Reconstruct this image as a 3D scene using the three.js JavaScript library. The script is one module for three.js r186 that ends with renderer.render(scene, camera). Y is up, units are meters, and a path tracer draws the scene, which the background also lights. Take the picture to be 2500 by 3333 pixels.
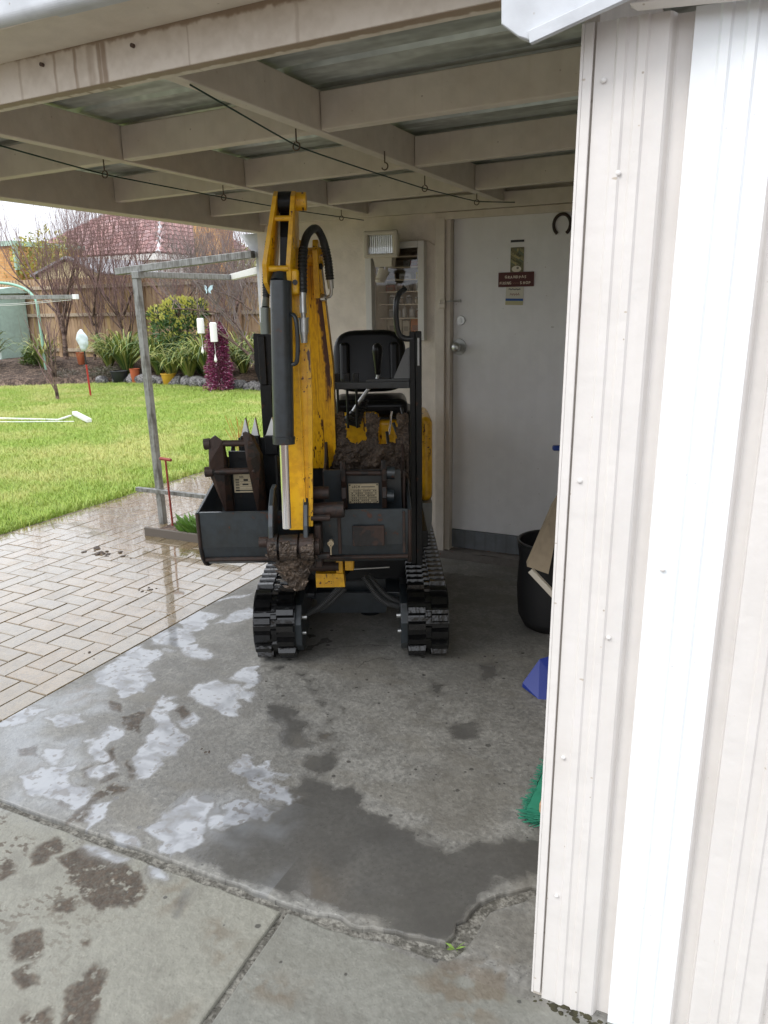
import * as THREE from 'three';
import { RoundedBoxGeometry } from 'three/addons/geometries/RoundedBoxGeometry.js';
import { ConvexGeometry } from 'three/addons/geometries/ConvexGeometry.js';
import { mergeGeometries } from 'three/addons/utils/BufferGeometryUtils.js';

// ---------------------------------------------------------------- camera, sky, sun, exposure
const YAW = THREE.MathUtils.degToRad(25.667);
const scene = new THREE.Scene();
const camera = new THREE.PerspectiveCamera(68.18, 768 / 1024, 0.05, 400);
camera.position.set(0, 1.52, 0);
camera.rotation.order = 'YXZ';
camera.rotation.set(THREE.MathUtils.degToRad(-15.278), YAW, THREE.MathUtils.degToRad(-1.052));
const renderer = new THREE.WebGLRenderer();
renderer.setSize(768, 1024);
renderer.toneMapping = THREE.LinearToneMapping;
renderer.toneMappingExposure = 1.8;
renderer.shadowMap.enabled = true;

{ // overcast sky: even cloud deck, brighter towards the zenith
  const w = 512, h = 256, d = new Float32Array(w * h * 4);
  for (let j = 0; j < h; j++) for (let i = 0; i < w; i++) {
    const el = Math.sin(((j + .5) / h - .5) * Math.PI), az = i / w * Math.PI * 2, e = Math.max(el, 0);
    const cl = Math.sin(az * 3 + 5 * el) * Math.sin(az * 2 - 7 * el + 1) * .06 + Math.sin(az * 7 + el * 13) * .03;
    const L = (0.70 + .92 * e) * (1 + cl);
    const k = (j * w + i) * 4, g = el < 0 ? .35 : 1;
    d[k] = L * .95 * g; d[k + 1] = L * .99 * g; d[k + 2] = L * 1.06 * g; d[k + 3] = 1;
  }
  const t = new THREE.DataTexture(d, w, h, THREE.RGBAFormat, THREE.FloatType);
  t.mapping = THREE.EquirectangularReflectionMapping; t.magFilter = t.minFilter = THREE.LinearFilter; t.needsUpdate = true;
  scene.background = t; scene.environment = t;
}
const sun = new THREE.DirectionalLight(0xfffaf4, .9);
sun.position.set(-9, 12, 6); sun.target.position.set(-3, 0, -4); sun.castShadow = true; sun.shadow.radius = 40;
sun.shadow.mapSize.set(2048, 2048);
Object.assign(sun.shadow.camera, { left: -25, right: 25, top: 25, bottom: -25, near: .5, far: 80 });
sun.name = 'sun_light'; scene.add(sun, sun.target);

// ---------------------------------------------------------------- helpers
const V = (x, y, z) => new THREE.Vector3(x, y, z);
function rng(s) { return () => { s |= 0; s = s + 0x6D2B79F5 | 0; let t = Math.imul(s ^ s >>> 15, 1 | s); t = t + Math.imul(t ^ t >>> 7, 61 | t) ^ t; return ((t ^ t >>> 14) >>> 0) / 4294967296; }; }
const sm = (a, b, x) => { x = Math.min(1, Math.max(0, (x - a) / (b - a))); return x * x * (3 - 2 * x); };
const mix = (a, b, t) => a + (b - a) * t;
function hash(x, y, s) { let h = Math.imul(x, 374761393) + Math.imul(y, 668265263) + Math.imul(s, 982451653); h = Math.imul(h ^ h >>> 13, 1274126177); return ((h ^ h >>> 16) >>> 0) / 4294967296; }
function vn(x, y, s, p) { // value noise, optional period p
  const xi = Math.floor(x), yi = Math.floor(y), fx = x - xi, fy = y - yi, u = fx * fx * (3 - 2 * fx), v = fy * fy * (3 - 2 * fy);
  const m = p ? (q => ((q % p) + p) % p) : (q => q);
  const a = hash(m(xi), m(yi), s), b = hash(m(xi + 1), m(yi), s), c = hash(m(xi), m(yi + 1), s), e = hash(m(xi + 1), m(yi + 1), s);
  return a + (b - a) * u + (c - a) * v + (a - b - c + e) * u * v;
}
function fbm(x, y, o, s, p) { let r = 0, a = .5, t = 0; for (let i = 0; i < o; i++) { r += a * vn(x, y, s + i * 17, p); t += a; x *= 2; y *= 2; if (p) p *= 2; a *= .5; } return r / t; }
function n3(x, y, z, s) { return (vn(x + z * 1.7, y - z * .9, s) + vn(y + 31.7, z + x * .6, s + 5) + vn(z - 11, x - y * .5, s + 9)) / 3 - .5; }

const usedNames = {};
function nm(n) { const k = usedNames[n] = (usedNames[n] || 0) + 1; return k === 1 ? n : n + '_' + String(k - 1).padStart(3, '0'); }
function tag(o, label, category, group) { o.userData = { ...o.userData, label, category }; if (group) o.userData.group = group; return o; }
function thing(name, label, category, p = [0, 0, 0], turn = 0, group) {
  const o = new THREE.Group(); o.name = nm(name); o.position.set(...p); o.rotation.y = turn; scene.add(o); return tag(o, label, category, group);
}
function uvBox(g) { // uv in metres, by dominant normal
  const p = g.attributes.position, n = g.attributes.normal, u = new Float32Array(p.count * 2);
  for (let i = 0; i < p.count; i++) {
    const ax = Math.abs(n.getX(i)), ay = Math.abs(n.getY(i)), az = Math.abs(n.getZ(i));
    let a, b; if (ay >= ax && ay >= az) { a = p.getX(i); b = p.getZ(i); } else if (ax > az) { a = p.getZ(i); b = p.getY(i); } else { a = p.getX(i); b = p.getY(i); }
    u[2 * i] = a; u[2 * i + 1] = b;
  }
  g.setAttribute('uv', new THREE.BufferAttribute(u, 2)); return g;
}
function fin(g) { if (g.index) g = g.toNonIndexed(); for (const k of Object.keys(g.attributes)) if (!['position', 'normal', 'uv', 'color'].includes(k)) g.deleteAttribute(k); if (!g.attributes.normal) g.computeVertexNormals(); return g; }
function join(l, keepUV) { l = l.map(fin); if (!keepUV) l.forEach(uvBox); return l.length === 1 ? l[0] : mergeGeometries(l); }
function mesh(name, g, m, parent = scene, keepUV) {
  const o = new THREE.Mesh(join(Array.isArray(g) ? g : [g], keepUV), m); o.name = parent === scene ? nm(name) : name; o.castShadow = o.receiveShadow = true; parent.add(o); return o;
}
function struct(name, g, m, keepUV, parent = scene) { const o = mesh(name, g, m, parent, keepUV); if (parent === scene) o.userData.kind = 'structure'; return o; }
const box = (x0, x1, y0, y1, z0, z1) => new THREE.BoxGeometry(Math.abs(x1 - x0), Math.abs(y1 - y0), Math.abs(z1 - z0)).translate((x0 + x1) / 2, (y0 + y1) / 2, (z0 + z1) / 2);
const rbox = (x0, x1, y0, y1, z0, z1, r = .004, s = 2) => new RoundedBoxGeometry(Math.abs(x1 - x0), Math.abs(y1 - y0), Math.abs(z1 - z0), s, r).translate((x0 + x1) / 2, (y0 + y1) / 2, (z0 + z1) / 2);
function cyl(a, b, r0, r1 = r0, seg = 16, open = false) {
  const d = b.clone().sub(a), g = new THREE.CylinderGeometry(r1, r0, d.length(), seg, 1, open);
  g.applyQuaternion(new THREE.Quaternion().setFromUnitVectors(V(0, 1, 0), d.clone().normalize())); const c = a.clone().add(b).multiplyScalar(.5); return g.translate(c.x, c.y, c.z);
}
const tube = (pts, r, seg = 24, rs = 8, t = .5) => new THREE.TubeGeometry(new THREE.CatmullRomCurve3(pts, false, 'catmullrom', t), seg, r, rs);
const hull = pts => new ConvexGeometry(pts);
function bar(a, b, w, h) { // rectangular bar from a to b, w sideways, h upwards
  const d = b.clone().sub(a), L = d.length(), x = d.clone().normalize(), up = Math.abs(x.y) > .95 ? V(0, 0, 1) : V(0, 1, 0), s = x.clone().cross(up).normalize(), u = s.clone().cross(x);
  const g = new RoundedBoxGeometry(L, h, w, 1, Math.min(w, h) * .08), m = new THREE.Matrix4().makeBasis(x, u, s); g.applyMatrix4(m); const c = a.clone().add(b).multiplyScalar(.5); return g.translate(c.x, c.y, c.z);
}
function extr(pts, depth, bevel = 0) { // profile [x,y..] extruded along z, centred on z=0
  const s = new THREE.Shape(pts.map(p => new THREE.Vector2(p[0], p[1])));
  return new THREE.ExtrudeGeometry(s, { depth: depth - 2 * bevel, bevelEnabled: bevel > 0, bevelThickness: bevel, bevelSize: bevel, bevelOffset: -bevel, bevelSegments: 1, steps: 1 }).translate(0, 0, -depth / 2 + bevel);
}
function displace(g, amp, f, seed) { // push vertices along their normals with noise
  const p = g.attributes.position, n = g.attributes.normal;
  for (let i = 0; i < p.count; i++) { const x = p.getX(i), y = p.getY(i), z = p.getZ(i), k = amp * (n3(x * f, y * f, z * f, seed) * 2 + n3(x * f * 2.7, y * f * 2.7, z * f * 2.7, seed + 3)); p.setXYZ(i, x + n.getX(i) * k, y + n.getY(i) * k, z + n.getZ(i) * k); }
  g.computeVertexNormals(); return g;
}
const s2 = v => Math.round(255 * Math.min(1, Math.max(0, v)));
function tex(w, h, f, rep, srgb = true) { // f(u,v,i,j) -> [r,g,b] in sRGB 0..1 (or a number)
  const d = new Uint8Array(w * h * 4);
  for (let j = 0; j < h; j++) for (let i = 0; i < w; i++) { const c = f((i + .5) / w, (j + .5) / h, i, j), k = (j * w + i) * 4; if (typeof c === 'number') d[k] = d[k + 1] = d[k + 2] = s2(c); else { d[k] = s2(c[0]); d[k + 1] = s2(c[1]); d[k + 2] = s2(c[2]); } d[k + 3] = 255; }
  const t = new THREE.DataTexture(d, w, h); t.magFilter = THREE.LinearFilter; t.minFilter = THREE.LinearMipmapLinearFilter; t.generateMipmaps = true; t.wrapS = t.wrapT = THREE.RepeatWrapping; if (rep) t.repeat.set(rep, rep); if (srgb) t.colorSpace = THREE.SRGBColorSpace; t.needsUpdate = true; return t;
}
function canvasTex(w, h, f) { const c = document.createElement('canvas'); c.width = w; c.height = h; f(c.getContext('2d'), w, h); const t = new THREE.CanvasTexture(c); t.colorSpace = THREE.SRGBColorSpace; return t; }
const mat = (c, r = .7, o = {}) => { const m = new THREE.MeshStandardMaterial({ roughness: r, ...o }); if (typeof c === 'number') m.color.set(c); else if (c) m.color.setRGB(...c); return m; };
const mixc = (a, b, t) => [mix(a[0], b[0], t), mix(a[1], b[1], t), mix(a[2], b[2], t)];

// ---------------------------------------------------------------- shared materials
const bumpFine = tex(256, 256, (u, v) => fbm(u * 16, v * 16, 4, 3, 16), 4, false);
function paintTex(base, chip, amount, seed, size = 512, rep = 1.6, grime = null, vary = .94) {
  return tex(size, size, (u, v) => {
    const a = fbm(u * 6, v * 6, 5, seed, 6), b = fbm(u * 20, v * 20, 4, seed + 40, 20), c = fbm(u * 3, v * 3, 3, seed + 80, 3), st = fbm(u * 30, v * 3, 4, seed + 120, 3);
    let k = mixc(base, base.map(x => x * vary), sm(.3, .8, b)); if (grime) k = mixc(k, grime, .30 * sm(.5, .8, a) + .30 * sm(.52, .8, st));
    const ch = Math.max(sm(amount, amount + .035, .45 * a + .35 * b + .2 * c), .6 * sm(.925, .945, fbm(u * 60, v * 60, 2, seed + 160, 60))); return mixc(k, chip.map(x => x * (.7 + .6 * b)), ch);
  }, rep);
}
const M = {};
M.cream = mat(0xffffff, .62, { map: paintTex([.82, .785, .74], [.5, .44, .38], .75, 11, 512, 1.2, [.75, .70, .645], .965), bumpMap: bumpFine, bumpScale: .0008 });
M.render = mat(0xffffff, .85, { map: paintTex([.87, .835, .79], [.78, .73, .67], .78, 23, 512, .8, [.84, .80, .75]), bumpMap: tex(256, 256, (u, v) => fbm(u * 40, v * 40, 3, 9, 40), 3, false), bumpScale: .0015 });
M.door = mat(0xffffff, .5, { map: paintTex([.885, .885, .89], [.66, .64, .61], .78, 31, 512, .9, [.855, .855, .86], .98), bumpMap: bumpFine, bumpScale: .0005 });
M.kick = mat(0xffffff, .6, { map: paintTex([.46, .48, .5], [.7, .7, .7], .70, 35, 512, 1.5, [.35, .36, .37]) });
M.zinc = mat(0xffffff, .42, { metalness: .3, map: tex(512, 512, (u, v) => { const a = fbm(u * 5, v * 24, 4, 51, 5), b = fbm(u * 40, v * 40, 2, 52, 40); return mixc([.76, .79, .77], [.60, .625, .61], sm(.3, .75, a)).map(x => x * (.92 + .16 * b)); }, .9) });
M.galv = mat(0xffffff, .5, { metalness: .45, map: tex(256, 256, (u, v) => { const a = fbm(u * 10, v * 10, 4, 55, 10), b = fbm(u * 40, v * 5, 3, 57, 5); return mixc([.55, .555, .55], [.36, .355, .34], sm(.35, .75, .5 * a + .5 * b)); }, 2.5) });
M.wallCream = mat(0xffffff, .45, { map: paintTex([.86, .845, .83], [.62, .56, .48], .80, 61, 1024, 1.1, [.83, .81, .79], .98), bumpMap: bumpFine, bumpScale: .0006 });
M.wallWhite = mat(0xffffff, .4, { map: paintTex([.93, .945, .955], [.8, .8, .8], .82, 67, 512, 1.1, [.92, .935, .95], .985), bumpMap: bumpFine, bumpScale: .0006 });
M.barge = mat(0xffffff, .5, { map: paintTex([.76, .775, .795], [.5, .45, .4], .77, 71, 512, 1.3, [.71, .72, .735]), bumpMap: bumpFine, bumpScale: .0005 });
M.yellow = new THREE.MeshPhysicalMaterial({ roughness: .36, clearcoat: .4, clearcoatRoughness: .25, map: tex(1024, 1024, (u, v) => { const a = fbm(u * 5, v * 5, 4, 81, 5), b = fbm(u * 24, v * 24, 4, 83, 24), st = fbm(u * 44, v * 5, 4, 85, 5), dr = fbm(u * 24, v * 2, 4, 87, 2), sp = fbm(u * 60, v * 60, 3, 89, 60); let k = mixc([.91, .70, .075], [.84, .62, .065], sm(.35, .75, b)); k = mixc(k, [.56, .38, .08], .5 * sm(.55, .8, .5 * dr + .5 * a)); const ch = Math.max(sm(.665, .69, .55 * st + .45 * a), sm(.69, .71, .4 * a + .6 * sp)); return mixc(k, [.24 + .1 * sp, .12 + .05 * sp, .07], ch); }, 2.2), bumpMap: bumpFine, bumpScale: .0006 });
M.steel = new THREE.MeshPhysicalMaterial({ roughness: .33, clearcoat: .3, clearcoatRoughness: .3, map: paintTex([.175, .205, .225], [.24, .13, .09], .66, 91, 1024, 2.6, [.15, .145, .135], .85), bumpMap: bumpFine, bumpScale: .0007 });
M.darkSteel = new THREE.MeshPhysicalMaterial({ roughness: .4, specularIntensity: .7, map: paintTex([.07, .084, .096], [.2, .12, .085], .66, 97, 512, 3, [.09, .08, .07], .85), bumpMap: bumpFine, bumpScale: .0008 });
M.rustSteel = mat(0xffffff, .6, { map: paintTex([.20, .135, .105], [.10, .09, .085], .55, 101, 512, 3.5, [.13, .10, .085]), bumpMap: bumpFine, bumpScale: .0015 });
M.mud = mat(0xffffff, .55, { map: tex(512, 512, (u, v) => { const a = fbm(u * 8, v * 8, 5, 111, 8), b = fbm(u * 40, v * 40, 3, 113, 40); return mixc([.22, .18, .148], [.37, .31, .255], sm(.35, .75, .5 * a + .5 * b)); }, 4), bumpMap: tex(512, 512, (u, v) => fbm(u * 24, v * 24, 5, 117, 24), 4, false), bumpScale: .012 });
M.rubber = mat(0xffffff, .16, { map: paintTex([.06, .062, .065], [.24, .20, .165], .67, 121, 512, 3, [.11, .10, .09]), bumpMap: bumpFine, bumpScale: .001 });
M.black = mat([.012, .012, .013], .3);
M.vinyl = new THREE.MeshPhysicalMaterial({ color: 0x08080a, roughness: .34, specularIntensity: .45, clearcoat: .12, clearcoatRoughness: .2 });
M.coil = mat([.07, .072, .072], .4); M.hose = mat([.02, .021, .022], .45);
M.chrome = mat([.9, .9, .92], .12, { metalness: 1 });
M.fitting = mat([.5, .51, .5], .35, { metalness: .9 });
M.glass = new THREE.MeshPhysicalMaterial({ color: 0xffffff, roughness: .02, transmission: 1, thickness: 0, ior: 1.5 });
M.wood = mat(0xffffff, .85, { map: tex(512, 512, (u, v) => { const g = fbm(u * 40, v * 3, 4, 131, 3), k = fbm(u * 6, v * 6, 4, 133, 6), d = fbm(u * 12, v * 2, 3, 137, 2); return mixc(mixc([.70, .64, .56], [.48, .36, .27], sm(.4, .75, d)), [.30, .21, .15], .7 * sm(.5, .72, g) + .2 * sm(.55, .75, k)); }, .7) });
M.soil = mat(0xffffff, .95, { map: tex(512, 512, (u, v) => { const a = fbm(u * 12, v * 12, 5, 141, 12), b = fbm(u * 60, v * 60, 2, 143, 60); return mixc([.22, .17, .14], [.44, .37, .32], sm(.35, .7, .5 * a + .5 * b)); }, .7), bumpMap: tex(256, 256, (u, v) => fbm(u * 24, v * 24, 4, 147, 24), .9, false), bumpScale: .04 });
M.bark = mat(0xffffff, .9, { map: tex(256, 256, (u, v) => { const a = fbm(u * 8, v * 8, 4, 151, 8); return mixc([.24, .18, .16], [.48, .40, .36], sm(.3, .75, a)); }, 3) });
const SKY_PATCHES = [[-2.438,-2.179,-2.452,-2.307,-2.454,-2.450,-2.298,-2.444,-2.293,-2.376,-2.276,-2.315,-2.146,-2.181,-2.110,-2.095,-2.212,-2.050,-2.361,-2.103],[-2.323,-2.504,-2.204,-2.542,-2.085,-2.501,-2.089,-2.448,-2.214,-2.471],[-1.915,-2.321,-1.800,-2.294,-1.683,-2.180,-1.666,-2.111,-1.727,-2.103,-1.872,-2.158,-1.935,-2.193,-1.947,-2.252],[-1.877,-2.442,-1.827,-2.476,-1.743,-2.363,-1.758,-2.301,-1.811,-2.333],[-1.775,-2.284,-1.716,-2.299,-1.676,-2.233,-1.720,-2.224],[-2.026,-2.101,-1.947,-2.065,-1.868,-1.967,-1.718,-1.861,-1.702,-1.804,-1.726,-1.747,-1.697,-1.657,-1.771,-1.682,-1.839,-1.791,-1.913,-1.947],[-2.077,-1.503,-2.070,-1.565,-1.970,-1.594,-1.890,-1.529,-1.969,-1.495,-1.977,-1.437],[-2.165,-1.648,-2.107,-1.689,-2.063,-1.598],[-2.312,-1.810,-2.264,-1.868,-2.188,-1.809,-2.226,-1.765],[-1.756,-1.470,-1.717,-1.500,-1.656,-1.429,-1.661,-1.368,-1.700,-1.397],[-1.603,-1.394,-1.537,-1.401,-1.489,-1.379,-1.560,-1.369],[-1.472,-1.844,-1.455,-1.875,-1.369,-1.890,-1.281,-1.814,-1.186,-1.775,-1.194,-1.720,-1.316,-1.744,-1.417,-1.795],[-1.495,-1.549,-1.487,-1.628,-1.430,-1.615,-1.360,-1.549,-1.314,-1.468,-1.350,-1.409,-1.466,-1.422,-1.501,-1.451],[-1.382,-1.599,-1.342,-1.642,-1.299,-1.680,-1.202,-1.679,-1.213,-1.644,-1.302,-1.587,-1.347,-1.566],[-1.397,-1.326,-1.370,-1.344,-1.325,-1.320,-1.369,-1.314],[-1.630,-1.321,-1.549,-1.330,-1.485,-1.328,-1.502,-1.310,-1.589,-1.307],[-2.527,-2.805,-2.454,-2.904,-2.359,-2.898,-2.368,-2.807,-2.289,-2.695,-2.317,-2.623,-2.405,-2.706],[-2.533,-2.590,-2.392,-2.691,-2.259,-2.552,-2.279,-2.488,-2.369,-2.505,-2.504,-2.504],[-2.255,-2.480,-2.191,-2.526,-2.089,-2.499,-2.096,-2.452,-2.171,-2.446],[-2.281,-2.822,-2.281,-2.954,-2.242,-3.039,-2.169,-2.935,-2.220,-2.806,-2.286,-2.778],[-2.507,-3.023,-2.454,-3.120,-2.349,-3.177,-2.465,-3.065,-2.513,-2.925],[-1.999,-1.673,-2.057,-1.831,-1.998,-1.865,-1.967,-1.751,-1.928,-1.658,-1.958,-1.645],[-1.908,-1.607,-1.890,-1.674,-1.817,-1.632,-1.821,-1.574],[-2.015,-2.075,-1.973,-2.124,-1.994,-2.065],[-1.840,-1.980,-1.816,-2.046,-1.785,-2.022,-1.783,-1.951],[-2.511,-1.741,-2.495,-1.846,-2.395,-1.850,-2.406,-1.750,-2.444,-1.687],[-2.044,-1.475,-1.997,-1.539,-1.816,-1.508,-1.788,-1.443,-1.859,-1.424]];  // outlines of sky reflections on wet concrete, painted in as pale foam-like colour
const WET = [[-1.582,-2.225,-1.536,-2.255,-1.435,-2.212,-1.296,-2.031,-1.364,-1.985,-1.416,-2.044,-1.439,-2.102,-1.506,-2.126],[-1.258,-1.984,-1.201,-2.049,-1.160,-1.982,-1.191,-1.903,-1.244,-1.930],[-1.417,-1.621,-1.316,-1.679,-1.194,-1.720,-1.211,-1.831,-1.238,-1.875,-1.159,-1.910,-1.088,-1.845,-1.052,-1.885,-0.965,-1.815,-0.844,-1.782,-0.723,-1.754,-0.625,-1.722,-0.585,-1.777,-0.523,-1.844,-0.407,-1.909,-0.378,-1.761,-0.478,-1.699,-0.511,-1.559,-0.525,-1.492,-0.552,-1.427,-0.689,-1.428,-0.927,-1.413,-1.086,-1.399,-1.241,-1.397,-1.375,-1.398,-1.417,-1.489],[-0.863,-2.397,-0.815,-2.451,-0.774,-2.394,-0.781,-2.320,-0.833,-2.287,-0.857,-2.337],[-1.081,-2.659,-1.020,-2.659,-0.996,-2.568,-1.075,-2.584],[-0.939,-2.886,-0.880,-2.940,-0.831,-2.821,-0.876,-2.735],[-1.763,-2.515,-1.722,-2.545,-1.707,-2.504,-1.739,-2.478],[-1.630,-2.502,-1.582,-2.518,-1.578,-2.483,-1.610,-2.479],[-1.576,-2.462,-1.534,-2.476,-1.532,-2.443],[-1.511,-2.409,-1.471,-2.416,-1.471,-2.378],[-1.427,-2.332,-1.393,-2.337,-1.388,-2.300],[-1.336,-2.219,-1.304,-2.242,-1.304,-2.197],[-1.303,-2.127,-1.252,-2.149,-1.241,-2.104,-1.269,-2.084],[-1.323,-2.334,-1.304,-2.327,-1.294,-2.297],[-1.653,-2.367,-1.637,-2.369,-1.635,-2.353],[-1.518,-1.576,-1.496,-1.651,-1.391,-1.658,-1.409,-1.612,-1.489,-1.552],[-1.244,-1.263,-1.249,-1.306,-1.212,-1.225],[-1.806,-2.868,-1.768,-2.892,-1.743,-2.861,-1.772,-2.824],[-1.705,-2.797,-1.707,-2.876,-1.684,-2.887,-1.665,-2.814,-1.703,-2.721,-1.741,-2.689,-1.736,-2.752]];
const MUD = [[-1.653,-1.273,-1.645,-1.309,-1.543,-1.333,-1.459,-1.319,-1.409,-1.321,-1.347,-1.253,-1.340,-1.202,-1.379,-1.175,-1.412,-1.143,-1.478,-1.167,-1.573,-1.208],[-1.755,-1.238,-1.758,-1.291,-1.707,-1.314,-1.675,-1.284,-1.678,-1.220,-1.707,-1.197],[-1.817,-1.179,-1.764,-1.182,-1.726,-1.159,-1.752,-1.127],[-1.554,-1.004,-1.526,-1.029,-1.490,-1.041,-1.441,-0.978,-1.465,-0.944,-1.503,-0.942],[-1.338,-0.852,-1.300,-0.901,-1.266,-0.878,-1.262,-0.855,-1.314,-0.832],[-1.826,-1.718,-1.735,-1.655,-1.750,-1.606],[-2.258,-1.606,-2.208,-1.645,-2.147,-1.592,-2.196,-1.555],[-2.074,-1.932,-2.020,-1.975,-1.929,-1.852,-1.980,-1.847],[-2.197,-1.996,-2.123,-2.008,-2.092,-1.963,-2.156,-1.954],[-1.375,-1.061,-1.354,-1.071,-1.345,-1.055,-1.364,-1.051],[-1.804,-1.449,-1.783,-1.577,-1.719,-1.578,-1.745,-1.488,-1.692,-1.389,-1.755,-1.367],[-1.930,-1.597,-1.921,-1.630,-1.880,-1.590,-1.895,-1.569],[-1.442,-0.919,-1.434,-0.965,-1.369,-0.917,-1.404,-0.887],[-1.551,-1.124,-1.507,-1.162,-1.467,-1.110,-1.513,-1.098],[-1.947,-1.504,-1.855,-1.545,-1.786,-1.469,-1.836,-1.422],[-1.945,-1.697,-1.932,-1.750,-1.807,-1.622,-1.821,-1.574],[-1.935,-2.051,-1.896,-2.088,-1.805,-2.032,-1.802,-1.960],[-1.290,-0.939,-1.295,-1.007,-1.254,-1.018,-1.216,-0.966,-1.168,-0.898,-1.229,-0.870]];
const FAINT = [[-1.324,-1.282,-1.254,-1.313,-1.200,-1.239,-1.250,-1.216],[-1.115,-1.235,-1.072,-1.255,-1.046,-1.202,-1.074,-1.174],[-1.048,-0.978,-0.994,-1.015,-0.981,-0.983,-1.028,-0.962],[-2.443,-1.950,-2.435,-2.040,-2.320,-2.068,-2.249,-1.973,-2.356,-1.906],[-2.168,-1.551,-2.127,-1.585,-2.051,-1.500,-2.106,-1.490],[-2.058,-2.056,-2.000,-2.072,-1.941,-1.991,-1.982,-1.973],[-1.048,-1.186,-1.007,-1.197,-0.981,-1.142,-1.019,-1.139],[-0.581,-1.321,-0.487,-1.407,-0.397,-1.430,-0.353,-1.327,-0.383,-1.258,-0.460,-1.223,-0.500,-1.292],[-0.950,-1.156,-0.818,-1.202,-0.785,-1.149,-0.884,-1.091]];
const CRACKS = [[-1.650,-2.751,-1.616,-2.766,-1.584,-2.810,-1.508,-2.850,-1.434,-2.897,-1.374,-2.915],[-1.415,-2.657,-1.417,-2.712,-1.388,-2.760,-1.333,-2.769,-1.304,-2.792],[-1.564,-2.684,-1.546,-2.714]];
const SKY_SHEEN = [[-1.447,-1.441,-1.479,-1.606,-1.409,-1.612,-1.282,-1.681,-1.169,-1.694,-1.082,-1.583,-1.084,-1.418,-1.247,-1.404,-1.363,-1.403],[-2.520,-1.737,-2.441,-1.890,-2.335,-2.083,-2.078,-1.875,-1.795,-1.440,-1.864,-1.384,-2.040,-1.356]];  // areas where the sky sheen on the wet slab is mixed into the colour
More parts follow.
